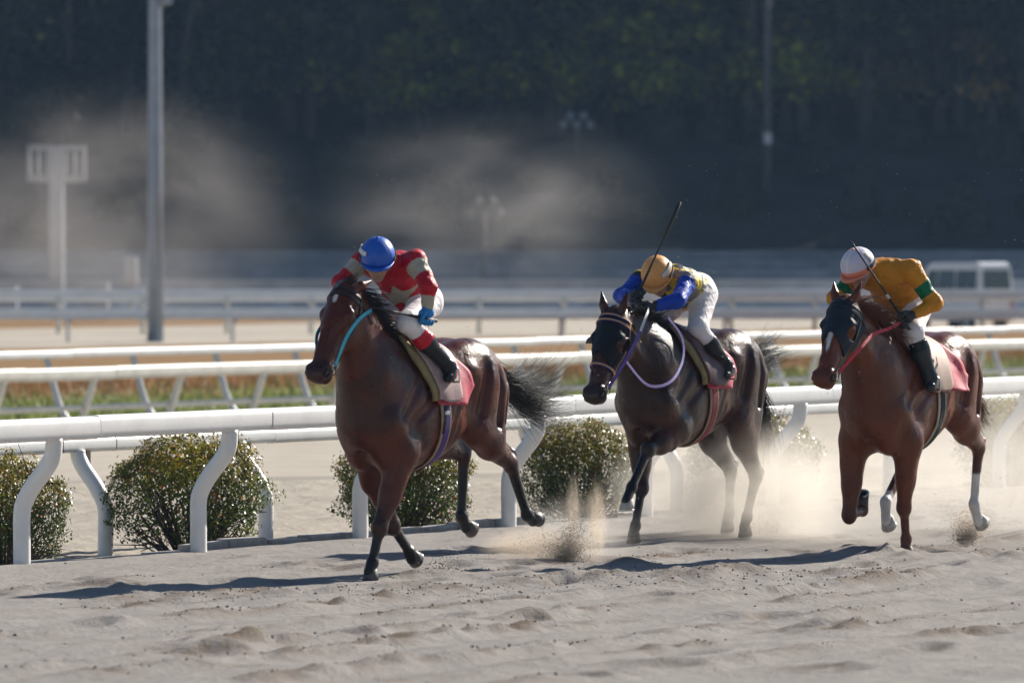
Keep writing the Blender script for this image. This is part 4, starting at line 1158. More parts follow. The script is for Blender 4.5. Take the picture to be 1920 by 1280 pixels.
l1, r1 = pose_loc(31, -0.628, 43.406)
l2, r2 = pose_loc(32, 1.353, 48.722)
l3, r3 = pose_loc(28, 2.907, 46.725)
HORSES = []
HORSES.append(make_horse(dict(
    name='bay', loc=l1, rz=r1, seed=3, label='bay racehorse with small white star, leading, ridden by the blue-capped jockey',
    J=dict(LF=[(.50, .17, .80), (.70, .12, .35), (.76, .10, .12), (.84, .10, -.01)], RF=[(.40, -.17, .80), (.17, -.11, .34), (-.03, -.10, .15), (-.10, -.10, .045)],
           LH=[(-.40, .20, .98), (-.88, .19, .735), (-1.10, .19, .375), (-1.26, .19, .29)], RH=[(-.38, -.19, .93), (-.82, -.15, .80), (-.79, -.15, .37), (-.91, -.15, .22)]),
    poll=(.94, 0, 1.96), muzzle=(1.30, 0, 1.45), head_scale=1.10, neck_bow=(0.05, 0, 0.02), ear=(-0.75, 0.2, -0.55),
    coat=(.088, .017, .005), dark=(.013, .010, .010), dust=(.07, .03, .02), dapple=0.55, rough=.30, blaze=[(.115, .0, .035, .018)],
    hair=M_HAIR_BLACK, mane_dir=lambda t, q: (-0.75, 0.65 - 0.1 * t, 0.15 - 0.5 * t), mane_len=.20, mane_n=850, forelock_dir=(-0.75, 0.5, 0.35),
    tail=dict(dock=[(-.76, 0, 1.42), (-.88, 0, 1.43), (-.99, 0, 1.38), (-1.06, 0.0, 1.28)], r=.0030, len=1.0, droop=.0, clump=.34, wander=.045, dir=lambda t, q, i: (-1, 0.0, -0.85 + 0.2 * (i % 7) / 6 + (0.55 + 0.8 * ((i % 11) / 10)) * t))
)))
HORSES.append(make_horse(dict(
    name='dark_bay', loc=l2, rz=r2, seed=13, label='dark bay racehorse in black blinker hood, ridden by the orange-capped jockey',
    J=dict(LF=[(.50, .17, .80), (.86, .14, .71), (1.06, .12, .44), (1.19, .12, .27)], RF=[(.44, -.17, .78), (.53, -.11, .41), (.64, -.10, .13), (.72, -.10, -.01)],
           LH=[(-.37, .20, .90), (-.68, .19, .47), (-.56, .18, .16), (-.48, .18, .0)], RH=[(-.50, -.19, .88), (-.88, -.15, .50), (-.86, -.15, .17), (-.78, -.15, .02)]),
    poll=(1.13, 0, 1.74), muzzle=(1.46, 0, 1.14), head_scale=1.12, neck_bow=(0.0, 0, 0.06), ear=(-0.85, 0.22, 0.3),
    coat=(.050, .014, .006), dark=(.012, .010, .011), dust=(.13, .09, .07), dapple=0.55, rough=.31, pale=('LF',),
    hair=M_HAIR_BLACK, mane_dir=lambda t, q: (-0.8, 0.35, 0.55 - 0.5 * t), mane_len=.22, mane_n=950, forelock=False,
    tail=dict(dock=[(-.76, 0, 1.40), (-.86, 0, 1.37), (-.93, 0, 1.29), (-.98, 0.0, 1.20)], len=.56, droop=.2, clump=.6, wander=.1, dir=lambda t, q, i: (-1, 0.0, 0.25 + 0.25 * t) if i % 4 == 0 else (-0.45 + .2 * t, 0.05, -0.7 - 0.7 * t))
)))
HORSES.append(make_horse(dict(
    name='chestnut', loc=l3, rz=r3, seed=23, label='chestnut racehorse with white stripe and white hind socks, rightmost of the three',
    J=dict(LF=[(.44, .18, .77), (.37, .12, .34), (.29, .10, .11), (.31, .10, -.06)], RF=[(.56, -.19, .76), (.62, -.20, .29), (.39, -.20, .31), (.36, -.20, .46)],
           LH=[(-.40, .20, .98), (-.78, .20, .745), (-.745, .18, .33), (-.87, .18, .13)], RH=[(-.28, -.19, .95), (-.20, -.15, .61), (.10, -.15, .37), (.08, -.15, .15)]),
    poll=(1.14, 0, 1.84), muzzle=(1.50, 0, 1.36), head_scale=1.08, neck_bow=(0.03, 0, 0.03), ear=(-0.9, 0.22, 0.2),
    coat=(.125, .029, .008), dark=(.06, .022, .013), dust=(.14, .06, .03), dapple=0.45, rough=.30, points=.5, muzzle_dark=.0, blaze=[(.30, .0, .13, .017)],
    socks=dict(LH=.45, RH=.78), hair=M_HAIR_RED, mane_dir=lambda t, q: (-0.75, 0.75, 0.25 - 0.4 * t), mane_len=.25, mane_n=850, forelock=False, pale=('LH', 'RH'),
    tail=dict(dock=[(-.76, 0, 1.40), (-.85, 0, 1.38), (-.93, 0, 1.28), (-.98, 0.0, 1.18)], len=.42, droop=.3, clump=.5, wander=.1, dir=lambda t, q, i: (-0.6, 0.0, -0.6 + 0.2 * t))
)))
# ------------------------------------------------------------------ tack
def cast(H, o, d, off=0.006):
    H.out = abs(float(o[1])) < 1e-9 and abs(float(o[2]) - 1.15) < 0.3 and abs(float(d[0])) < 1e-9     # rays that leave the trunk axis
    o = Vector([float(q) for q in o]); d = Vector([float(q) for q in d]).normalized()
    hit, nr, i, dist = H.bvh.ray_cast(o, d)
    if hit is None: return None, None
    if nr.dot(d) > 0 and not H.out: nr = -nr
    if H.out and nr.dot(d) < 0: nr = -nr
    return hit + nr * off, nr

def strap(H, name, rays, w, mat, parent, off=0.004, th=0.005):
    P, N = [], []
    for o, d in rays:
        p, n = cast(H, o, d, off)
        if p is not None:
            P.append(p); N.append(n)
    if len(P) < 2: return None
    for _ in range(2):
        P = [P[0]] + [(P[i - 1] + P[i] * 2 + P[i + 1]) / 4 for i in range(1, len(P) - 1)] + [P[-1]]
        N = [N[0]] + [(N[i - 1] + N[i] * 2 + N[i + 1]).normalized() for i in range(1, len(N) - 1)] + [N[-1]]
    mb = MB(); mb.ribbon(P, N, w, th)
    return mb.build(name, mat, parent, smooth=False)

def head_ring(H, hx, a0, a1, n=40, cz=-0.075, tilt=0.0):
    rays = []
    for i in range(n):
        a = math.radians(a0 + (a1 - a0) * i / (n - 1))
        dy, dz = math.cos(a), math.sin(a)
        c = H.hp(hx + tilt * 0, 0, cz); o = H.hp(hx + tilt * dz, dy * 0.4, cz + dz * 0.4)
        c = H.hp(hx + tilt * dz * 0.2, 0, cz)
        rays.append((o, c - o))
    return rays

def head_line(H, pts, s, n=12):
    """points (hx,hz) cast from the side s"""
    rays = []
    for i in range(n):
        t = i / (n - 1) * (len(pts) - 1); k = min(int(t), len(pts) - 2); f = t - k
        hx = pts[k][0] * (1 - f) + pts[k + 1][0] * f; hz = pts[k][1] * (1 - f) + pts[k + 1][1] * f
        o = H.hp(hx, s * 0.4, hz); rays.append((o, H.hp(hx, 0, hz) - o))
    return rays

def trunk_ray(x, deg, cz=1.15):
    a = math.radians(deg)
    return np.array([x, 0, cz]), np.array([0, math.cos(a), math.sin(a)])

def drape(H, name, front, back, d0, d1, mat, parent, nu=16, nv=40, off=0.012, th=0.006, cz=1.15, ripple=0.0, seed=0, flare=None):
    """cloth or leather laid over the trunk: between x=back(deg) and x=front(deg), from angle d0 to d1"""
    V = []; ok = True
    for j in range(nv):
        dg = d0 + (d1 - d0) * j / (nv - 1)
        e = dg if dg <= 90 else 180 - dg
        xf, xb = front(e), back(e)
        for i in range(nu):
            u = i / (nu - 1); x = xb + (xf - xb) * u
            o, d = trunk_ray(x, dg, cz)
            p, n = cast(H, o, d, off)
            if p is None: p = Vector((x, 0, cz)); n = Vector((0, 0, 1))
            if ripple:
                low = max(0, 1 - (e - d0) / 40)
                p = p + n * (ripple * (0.4 + low) * (math.sin(u * 9 + seed + dg * 0.02) * 0.5 + 0.5))
            if flare: p = p + n * flare(e, u)
            V.append(p)
    Fs = [(j * nu + i, j * nu + i + 1, (j + 1) * nu + i + 1, (j + 1) * nu + i) for j in range(nv - 1) for i in range(nu - 1)]
    me = bpy.data.meshes.new(name); me.from_pydata([tuple(v) for v in V], [], Fs); me.update()
    me.polygons.foreach_set('use_smooth', np.ones(len(me.polygons), bool))
    o = obj(name, me, mat, parent)
    m = o.modifiers.new('thickness', 'SOLIDIFY'); m.thickness = th; m.offset = 0
    return o

def hood(H, name, mat, parent, x0, x1, seam=None):
    """blinker hood over the upper face with open eye holes"""
    nx, na = 44, 72; V = []; keep = {}
    for i in range(nx):
        for j in range(na):
            a = math.radians(-42 + 264 * j / (na - 1)); up = max(0.0, math.sin(a))
            hx = x0 + (x1 - 0.10 * max(0, 1 - abs(math.cos(a))) - x0) * i / (nx - 1)
            cz = -0.085
            o = H.hp(hx, math.cos(a) * 0.4, cz + math.sin(a) * 0.4); c = H.hp(hx, 0, cz)
            # start close so ears and neck do not catch the ray
            o2 = c + (o - c) * 0.45
            p, n = cast(H, o2, c - o, 0.007)
            if p is None: p = Vector(c)
            V.append(p)
    Fs = []
    ec = [np.array(H.hp(0.215, s * 0.088, -0.055)) for s in (1, -1)]
    for i in range(nx - 1):
        for j in range(na - 1):
            q = (i * na + j, i * na + j + 1, (i + 1) * na + j + 1, (i + 1) * na + j)
            c = sum((np.array(V[k]) for k in q), np.zeros(3)) / 4
            if min(np.linalg.norm(c - e) for e in ec) < 0.058 * H.hs: continue
            if max((V[q[0]] - V[q[2]]).length, (V[q[1]] - V[q[3]]).length) > 0.09: continue
            Fs.append(q)
    me = bpy.data.meshes.new(name); me.from_pydata([tuple(v) for v in V], [], Fs); me.update()
    bm = bmesh.new(); bm.from_mesh(me); bmesh.ops.delete(bm, geom=[v for v in bm.verts if not v.link_faces], context='VERTS'); bm.to_mesh(me); bm.free()
    me.polygons.foreach_set('use_smooth', np.ones(len(me.polygons), bool))
    h = obj(name, me, mat, parent)
    m = h.modifiers.new('thickness', 'SOLIDIFY'); m.thickness = 0.004; m.offset = 1
    return h

def eye_cup(H, mat, parent, s, depth=0.05):
    """stiff half cup behind the eye"""
    mb = MB(); V = []; na, nr = 18, 6
    for i in range(na):
        a = math.radians(70 + 220 * i / (na - 1))
        for r in range(nr):
            t = r / (nr - 1)
            rad = 0.058 * (1 - 0.25 * t * t)
            V.append(H.hp(0.215 + math.cos(a) * rad * 1.05, s * (0.086 + depth * t), -0.055 + math.sin(a) * rad))
    Fs = [(i * nr + r, i * nr + r + 1, (i + 1) * nr + r + 1, (i + 1) * nr + r) for i in range(na - 1) for r in range(nr - 1)]
    mb.add(V, Fs); o = mb.build('eye_cup', mat, parent, smooth=True)
    m = o.modifiers.new('thickness', 'SOLIDIFY'); m.thickness = 0.005
    return o

def ring_mesh(name, c, ax, rad, tr, mat, parent):
    ax = Vector(ax).normalized(); a = ax.orthogonal().normalized(); b = ax.cross(a)
    P = [Vector(c) + a * rad * math.cos(q) + b * rad * math.sin(q) for q in [2 * math.pi * i / 20 for i in range(21)]]
    mb = MB(); mb.tube(P, tr, 6, up=tuple(ax)); return mb.build(name, mat, parent, smooth=True)

def rein(name, pts, w, mat, parent, n=24, th=0.005, nrm=(0.2, 1, 0.25)):
    P = []
    m = len(pts) - 1
    A = [np.array(p, float) for p in pts]
    for i in range(n):                        # catmull-rom
        t = i / (n - 1) * m; k = min(int(t), m - 1); f = t - k
        p0_, p1_, p2_, p3_ = A[max(k - 1, 0)], A[k], A[k + 1], A[min(k + 2, m)]
        P.append(0.5 * ((2 * p1_) + (-p0_ + p2_) * f + (2 * p0_ - 5 * p1_ + 4 * p2_ - p3_) * f * f + (-p0_ + 3 * p1_ - 3 * p2_ + p3_) * f ** 3))
    mb = MB(); mb.ribbon([tuple(p) for p in P], [nrm] * n, w, th)
    return mb.build(name, mat, parent)

M_LEATHER = mat_plain('black_leather', (0.02, 0.018, 0.017), 0.38, 0.3, 40, bmp=0.2, bscale=200)
M_LEATHER_BR = mat_plain('brown_leather', (0.07, 0.035, 0.025), 0.4, 0.3, 30, bmp=0.2, bscale=200)
M_STEEL = mat_plain('bit_steel', (0.6, 0.6, 0.6), 0.2, 0.1, 30, metal=1.0)
M_TEAL = mat_plain('turquoise_rubber', (0.05, 0.42, 0.55), 0.5, 0.12, 30, bmp=0.2, bscale=300)
M_PURPLE = mat_plain('purple_webbing', (0.10, 0.055, 0.33), 0.6, 0.15, 60, bmp=0.3, bscale=400)
M_PURPLE_DK = mat_plain('deep_purple_webbing', (0.075, 0.02, 0.20), 0.6, 0.15, 60, bmp=0.3, bscale=400)
M_YELLOW_T = mat_plain('yellow_webbing', (0.62, 0.36, 0.03), 0.6, 0.12, 60, bmp=0.2, bscale=400)
M_RED_T = mat_plain('red_webbing', (0.50, 0.02, 0.045), 0.6, 0.15, 60, bmp=0.3, bscale=400)
M_CRIMSON_T = mat_plain('crimson_webbing', (0.26, 0.02, 0.05), 0.65, 0.2, 40, bmp=0.3, bscale=300)
M_BEIGE_T = mat_plain('beige_fleece_edge', (0.42, 0.33, 0.20), 0.9, 0.2, 60, bmp=0.5, bscale=250)
M_WHITE_T = mat_plain('white_webbing', (0.62, 0.62, 0.60), 0.6, 0.1, 40)
M_BLACK_T = mat_plain('black_webbing', (0.015, 0.017, 0.02), 0.7, 0.2, 40, bmp=0.3, bscale=300)
M_HOOD_BK = mat_plain('black_hood_cloth', (0.009, 0.011, 0.015), 0.6, 0.3, 40, spec=.22, bmp=0.3, bscale=350)
M_HOOD_NV = mat_plain('navy_hood_cloth', (0.013, 0.02, 0.032), 0.55, 0.3, 40, spec=.25, bmp=0.3, bscale=350)
M_FELT = mat_plain('olive_felt_pad', (0.30, 0.235, 0.11), 0.95, 0.2, 20, bmp=0.5, bscale=200)
M_CREAM = mat_plain('cream_pad', (0.56, 0.50, 0.38), 0.9, 0.15, 20, bmp=0.4, bscale=200)
M_PINKGREY = mat_plain('rose_grey_flap', (0.36, 0.24, 0.23), 0.6, 0.15, 14, bmp=0.2, bscale=120)
M_TAN = mat_plain('tan_flap', (0.36, 0.24, 0.19), 0.65, 0.15, 14, bmp=0.2, bscale=120)
M_MAROON = mat_plain('maroon_flap', (0.085, 0.032, 0.032), 0.35, 0.25, 14, bmp=0.2, bscale=120)
M_REDCLOTH = mat_plain('red_saddle_cloth', (0.47, 0.06, 0.10), 0.65, 0.15, 10, bmp=0.35, bscale=90)
M_REDCLOTH2 = mat_plain('crimson_saddle_cloth', (0.42, 0.025, 0.06), 0.65, 0.15, 10, bmp=0.35, bscale=90)

def dress(H, cfg):
    root = H.root
    T = dict(loc=root.location, rz=root.rotation_euler[2])
    def thing(name, label, cat):
        return empty(name, T['loc'], T['rz'], label, cat)
    # ---- saddle cloth, saddle, girth
    sc = thing('saddle_cloth', cfg['cloth_label'], 'saddle cloth')
    drape(H, 'cloth', lambda e: 0.22, lambda e: float(np.interp(e, [2, 28, 60, 90], [cfg['cloth_back'] + .03, cfg['cloth_back'] - .07, cfg['cloth_back'] + .07, cfg['cloth_back'] + .15])), cfg['cloth_lo'], 180 - cfg['cloth_lo'], cfg['cloth'], sc, 18, 54, 0.012, 0.005, ripple=0.012, flare=cfg.get('cloth_flare'))
    sd = thing('saddle', cfg['saddle_label'], 'saddle')
    def padf(e): return 0.27 + 0.16 * sstep(8, 75, e) + 0.01
    def padb(e): return 0.02 - 0.05 * sstep(10, 60, e)
    drape(H, 'pad', padf, padb, cfg.get('pad_lo', 9), 180 - cfg.get('pad_lo', 9), cfg['pad'], sd, 14, 48, 0.028, 0.026)
    def flf(e): return 0.235 + 0.12 * sstep(10, 70, e) - 0.08 * (1 - sstep(5, 12, e))
    def flb(e): return 0.00 - 0.08 * sstep(20, 70, e) + 0.06 * (1 - sstep(5, 12, e))
    drape(H, 'flap', flf, flb, 5, 175, cfg['flap'], sd, 14, 54, 0.052, 0.010)
    if cfg.get('trim'):
        drape(H, 'flap_trim', lambda e: flf(e) + 0.008, lambda e: flb(e) - 0.008, 3.5, 9, cfg['trim'], sd, 10, 6, 0.046, 0.006)
        drape(H, 'flap_trim', lambda e: flf(e) + 0.008, lambda e: flb(e) - 0.008, 171, 176.5, cfg['trim'], sd, 10, 6, 0.046, 0.006)
    # seat: shallow leather hull over the withers
    V = []; nx, ny = 14, 11
    for i in range(nx):
        u = i / (nx - 1); x = 0.36 - 0.50 * u
        top = 1.60 + 0.055 * (1 - u) ** 3 + 0.05 * u ** 3 - 0.035
        for j in range(ny):
            w = (j / (ny - 1) - 0.5) * 2; wd = 0.07 + 0.09 * math.sin(math.pi * min(1, u * 0.9 + 0.1)) ** 0.7
            V.append((x, w * wd, top - 0.055 * w * w))
    mb = MB(); mb.add(V, [(i * ny + j, i * ny + j + 1, (i + 1) * ny + j + 1, (i + 1) * ny + j) for i in range(nx - 1) for j in range(ny - 1)])
    so = mb.build('seat', M_LEATHER, sd, smooth=True); m = so.modifiers.new('thickness', 'SOLIDIFY'); m.thickness = 0.03; m.offset = -1
    # girth all round the belly in three bands
    def ring(x0, off, w, mat, nm, th):
        rays = []
        for i in range(64):
            dg = 14 - (208) * i / 63
            zz = math.sin(math.radians(dg)); x = x0 - 0.05 * max(0, -zz)
            rays.append(trunk_ray(x, dg))
        return strap(H, nm, rays, w, mat, sd, off, th)
    gx = cfg.get('girth_x', 0.14)
    ring(gx, 0.004, 0.105, cfg['girth_edge'], 'girth', 0.010)
    ring(gx, 0.0145, 0.062, cfg['girth'], 'girth_strap', 0.005)
    if cfg.get('girth2'):
        rays = [trunk_ray(gx + 0.012, 6 - 40 * i / 11) for i in range(12)]
        strap(H, 'billet', rays, 0.022, cfg['girth2'], sd, 0.021, 0.004)
        p, n = cast(H, *trunk_ray(gx + 0.005, -8), 0.026)
        mb = MB(); q = Vector(p); mb.ribbon([q + Vector((0, -.001, .012)), q, q + Vector((0, -.001, -.012))], [n] * 3, 0.05, 0.006); mb.build('buckle', M_WHITE_T, sd)
    # stirrups
    for s, ft in ((1, cfg['foot'][0]), (-1, cfg['foot'][1])):
        f = np.array(ft, float); p, n = cast(H, *trunk_ray(0.16, 48 if s > 0 else 132), 0.07)
        mb = MB(); mb.ribbon([p, (np.array(p) * .5 + (f + [0, 0, .12]) * .5) + np.array([0, s * .02, 0]), f + np.array([0, 0, 0.10])], [(0, s, .2)] * 3, 0.02, 0.004); mb.build('stirrup_leather', M_BLACK_T, sd)
        P = [f + np.array([0.0, s * 0.0, 0.10]), f + np.array([0, 0.045, 0.06]), f + np.array([0, 0.058, 0.0]), f + np.array([0, 0.055, -0.028]), f + np.array([0, -0.055, -0.028]), f + np.array([0, -0.058, 0.0]), f + np.array([0, -0.045, 0.06]), f + np.array([0, 0, 0.10])]
        mb = MB(); mb.tube([tuple(q) for q in P], 0.007, 6, up=(1, 0, 0)); mb.build('stirrup', M_STEEL, sd, smooth=True)
    # ---- bridle
    b = thing('bridle', cfg['bridle_label'], 'bridle')
    bm_ = cfg['bridle']; bit_c = {}
    if cfg.get('hood'):
        hd_ = thing('blinker_hood', cfg['hood_label'], 'blinkers')
        hood(H, 'hood', cfg['hood'], hd_, 0.02, cfg.get('hood_x', 0.40))
        for s in (1, -1):
            if cfg.get('cups'): eye_cup(H, cfg['cups'], hd_, s)
    zoff = 0.013 if cfg.get('hood') else 0.004
    def two(nm, rays, w, off=zoff):
        o = strap(H, nm, rays, w, bm_, b, off, 0.004)
        if cfg.get('bridle2') and o is not None: strap(H, nm + '_stripe', rays, w * 0.42, cfg['bridle2'], o, off + 0.0045, 0.003)
    two('browband', head_ring(H, 0.085, -12, 192), 0.02)
    two('headpiece', head_ring(H, 0.045, -10, 190), 0.02)
    if cfg.get('noseband', True): two('noseband', head_ring(H, cfg.get('nose_x', 0.42), -60, 240), 0.022)
    for s in (1, -1):
        two('cheekpiece', head_line(H, [(0.07, -0.06), (0.12, -0.10), (0.30, -0.125), (0.49, -0.112)], s, 18), 0.018)
        p, n = cast(H, H.hp(0.50, s * 0.4, -0.108), H.hp(0.50, 0, -0.108) - H.hp(0.50, s * 0.4, -0.108), 0.016)
        ring_mesh('bit_ring', p, n, 0.032, 0.0045, M_STEEL, b)
        bit_c[s] = np.array(p)
        two('throatlatch', head_line(H, [(0.06, -0.06), (0.08, -0.16), (0.10, -0.24)], s, 10), 0.014)
    a1, a2 = bit_c[1], bit_c[-1]
    mb = MB(); mb.tube([tuple(a1), tuple(a2)], 0.006, 6); mb.build('bit', M_STEEL, b, smooth=True)
    mid = (a1 + a2) / 2 + H.hd @ np.array([0.03, 0, -0.07])
    rein('chin_strap', [a1, (a1 + mid) / 2 + np.array([0, .02, -.02]), mid, (a2 + mid) / 2 + np.array([0, -.02, -.02]), a2], 0.008, M_LEATHER, b)
    for s in (1, -1):
        pts = [bit_c[s]] + cfg['rein'][s]
        m1 = cfg['rein_mat']
        if cfg.get('rein_mat2'):
            k = cfg.get('rein_split', 1)
            rein('rein', pts[:k + 1], 0.026, m1, b); rein('rein', pts[k:], 0.022, cfg['rein_mat2'], b, 30)
        else:
            rein('rein', pts, 0.024, m1, b, 30)
    for nm, pts, w, mt in cfg.get('extra', []):
        rein(nm, pts, w, mt, b, 36)

dress(HORSES[0], dict(
    cloth=M_REDCLOTH, cloth_back=-0.19, cloth_lo=2, cloth_label='faded red saddle cloth on the leading bay horse',
    saddle_label='saddle with rose-grey flap and olive felt pad on the leading bay horse', pad=M_FELT, flap=M_PINKGREY, trim=M_RED_T,
    girth=M_PURPLE_DK, girth_edge=M_BEIGE_T, girth2=M_BLACK_T, foot=((.12, .335, 1.345), (.12, -.335, 1.345)),
    bridle=M_LEATHER, noseband=False, bridle_label='dark leather bridle with turquoise reins on the leading bay horse',
    rein={1: [(1.14, .135, 1.62), (.98, .13, 1.74), (.80, .11, 1.80), (.74, .08, 1.80)], -1: [(1.10, -.12, 1.64), (.90, -.13, 1.76), (.74, -.12, 1.81)]}, rein_mat=M_TEAL))
dress(HORSES[1], dict(
    cloth=M_REDCLOTH, cloth_back=-0.17, cloth_lo=1, cloth_label='dusty red saddle cloth on the dark bay horse in the middle',
    saddle_label='saddle with dark maroon flap and olive pad on the middle horse', pad=M_FELT, flap=M_MAROON, trim=M_RED_T,
    girth=M_CRIMSON_T, girth_edge=M_BEIGE_T, foot=((-.02, .335, 1.255), (-.02, -.335, 1.255)),
    bridle=M_PURPLE, bridle2=M_YELLOW_T, nose_x=0.40, bridle_label='purple and yellow striped bridle on the middle horse',
    hood=M_HOOD_BK, hood_x=0.41, hood_label='black blinker hood on the middle horse with leather eye cups', cups=M_LEATHER_BR,
    rein={1: [(1.20, .16, 1.40), (1.02, .17, 1.60), (.88, .15, 1.74), (.72, .07, 1.78)], -1: [(1.15, -.15, 1.45), (.95, -.15, 1.68), (.74, -.06, 1.80)]}, rein_mat=M_PURPLE, rein_mat2=M_WHITE_T, rein_split=2,
    extra=[('loose_rein', [(1.20, .15, 1.38), (1.05, .25, 1.20), (.80, .30, 1.22), (.55, .26, 1.38), (.50, .22, 1.55), (.62, .17, 1.70)], 0.022, M_PURPLE)]))
dress(HORSES[2], dict(
    cloth=M_REDCLOTH2, cloth_back=-0.24, cloth_lo=6, cloth_label='crimson saddle cloth with flying corner on the chestnut horse', cloth_flare=lambda e, u: 0.13 * (1 - u) ** 2 * max(0, 1 - e / 40),
    saddle_label='saddle with tan flap and cream pad on the chestnut horse', pad=M_CREAM, flap=M_TAN, trim=M_CRIMSON_T,
    girth=M_BLACK_T, girth_edge=M_CREAM, foot=((.33, .335, 1.215), (.30, -.335, 1.215)), girth_x=0.10,
    bridle=M_LEATHER, noseband=False, bridle_label='black leather bridle with red reins on the chestnut horse',
    hood=M_HOOD_NV, hood_x=0.38, hood_label='navy blinker hood with eye holes on the chestnut horse',
    rein={1: [(1.22, .16, 1.50), (1.02, .17, 1.60), (.80, .19, 1.64), (.58, .20, 1.69)], -1: [(1.15, -.15, 1.55), (.9, -.14, 1.66), (.64, -.08, 1.71)]}, rein_mat=M_RED_T))
# ------------------------------------------------------------------ jockeys
M_SKIN = mat_plain('skin', (0.42, 0.25, 0.18), 0.5, 0.1, 20, bmp=0.1, bscale=300)
def cloth_mat(name, rough=0.6, sheen=0.25, wr=0.5):
    m = mat_attr(name, 'col', rough, 0.07, 12, 0.25, 0, 60, sheen)
    nt = m.node_tree; b = nt.nodes['Principled BSDF']
    n1 = noise_tex(nt, 11.0, 3, 0.5, coords(nt, (1, 0.45, 1), (0.5, 0.4, 0.3)), 1.6)
    n2 = noise_tex(nt, 420.0, 2, 0.5, coords(nt))
    b1 = nt.nodes.new('ShaderNodeBump'); b1.inputs['Strength'].default_value = wr; b1.inputs['Distance'].default_value = 0.035
    nt.links.new(n1, b1.inputs['Height'])
    b2 = nt.nodes.new('ShaderNodeBump'); b2.inputs['Strength'].default_value = 0.15; b2.inputs['Distance'].default_value = 0.002
    nt.links.new(n2, b2.inputs['Height']); nt.links.new(b1.outputs[0], b2.inputs['Normal']); nt.links.new(b2.outputs[0], b.inputs['Normal'])
    return m
M_SILK = cloth_mat('racing_silk', 0.5, 0.03, 0.55)
M_BREECH = cloth_mat('breeches_cloth', 0.62, 0.05, 0.4)
M_BOOT = cloth_mat('boot_leather', 0.28, 0.0, 0.25)
M_GLOVE_BLUE = mat_plain('blue_glove', (0.01, 0.20, 0.52), 0.6, 0.15, 40, bmp=0.3, bscale=200)
M_GLOVE_BLACK = mat_plain('black_glove', (0.015, 0.016, 0.02), 0.6, 0.2, 40, bmp=0.3, bscale=200)
M_WHIP = mat_plain('whip_black', (0.012, 0.012, 0.013), 0.45, 0.2, 60, bmp=0.2, bscale=300)
M_LENS = None
def lens_mat():
    m, nt, b = new_mat('goggle_lens')
    v = coords(nt)
    nt.links.new(mix_col(nt, noise_tex(nt, 30, 2, 0.5, v), (0.32, 0.20, 0.20), (0.60, 0.48, 0.47)), b.inputs['Base Color'])  # pinkish reflection painted into the lens colour
    b.inputs['Roughness'].default_value = 0.12; b.inputs['Alpha'].default_value = 0.8; b.inputs['Specular IOR Level'].default_value = 0.6
    return m
M_LENS = lens_mat()
M_STRAP = mat_plain('goggle_strap', (0.02, 0.02, 0.022), 0.6)
M_PALE = mat_plain('pale_plastic', (0.55, 0.55, 0.53), 0.4, 0.1)

def fist(name, wrist, c, g, mat, parent, s):
    """gloved fist closed round an axis g through c; wrist gives the forearm side"""
    c = np.array(c, float); g = np.array(g, float); g /= np.linalg.norm(g)
    w = np.array(wrist, float) - c; w -= g * (w @ g); w /= np.linalg.norm(w)
    e = np.cross(g, w)
    F = Field(c - 0.12, c + 0.12, 0.0050); Z_ = 1.28
    wr = np.array(wrist, float); wd = (wr - c) / np.linalg.norm(wr - c)
    def pt(a, r, o): a = math.radians(a); r *= Z_; o *= Z_; return c + w * math.cos(a) * r + e * math.sin(a) * r + g * o
    M = frame(w, g)
    F.ell(c + w * 0.042, (0.034, 0.050, 0.028), M, k=0.015)
    F.ell(c + w * 0.024 + e * 0.022, (0.034, 0.050, 0.022), M, k=0.015)
    F.cone(c + w * 0.045, c + wd * 0.112, 0.034, 0.034, 0.02)
    for i, (o, L) in enumerate(((0.030, 0.95), (0.010, 1.05), (-0.011, 1.0), (-0.030, 0.86))):
        A = [35, 95, 150, 205, 250]
        for a, b in zip(A[:-1], A[1:]):
            F.cone(pt(a, 0.029 * L if a > 60 else 0.036, o), pt(b, 0.026 * L, o), 0.0135, 0.0125, 0.004)
    F.cone(pt(-30, 0.034, 0.028), pt(-75, 0.034, 0.042), 0.016, 0.0145, 0.01)
    F.cone(pt(-75, 0.034, 0.042), pt(-140, 0.030, 0.036), 0.0145, 0.012, 0.006)
    V, Q = F.mesh(1)
    me = mesh_np(name, V, Q)
    return obj(name, me, mat, parent)

def capmesh(c, crown, face, rx, mb_n=28):
    pass

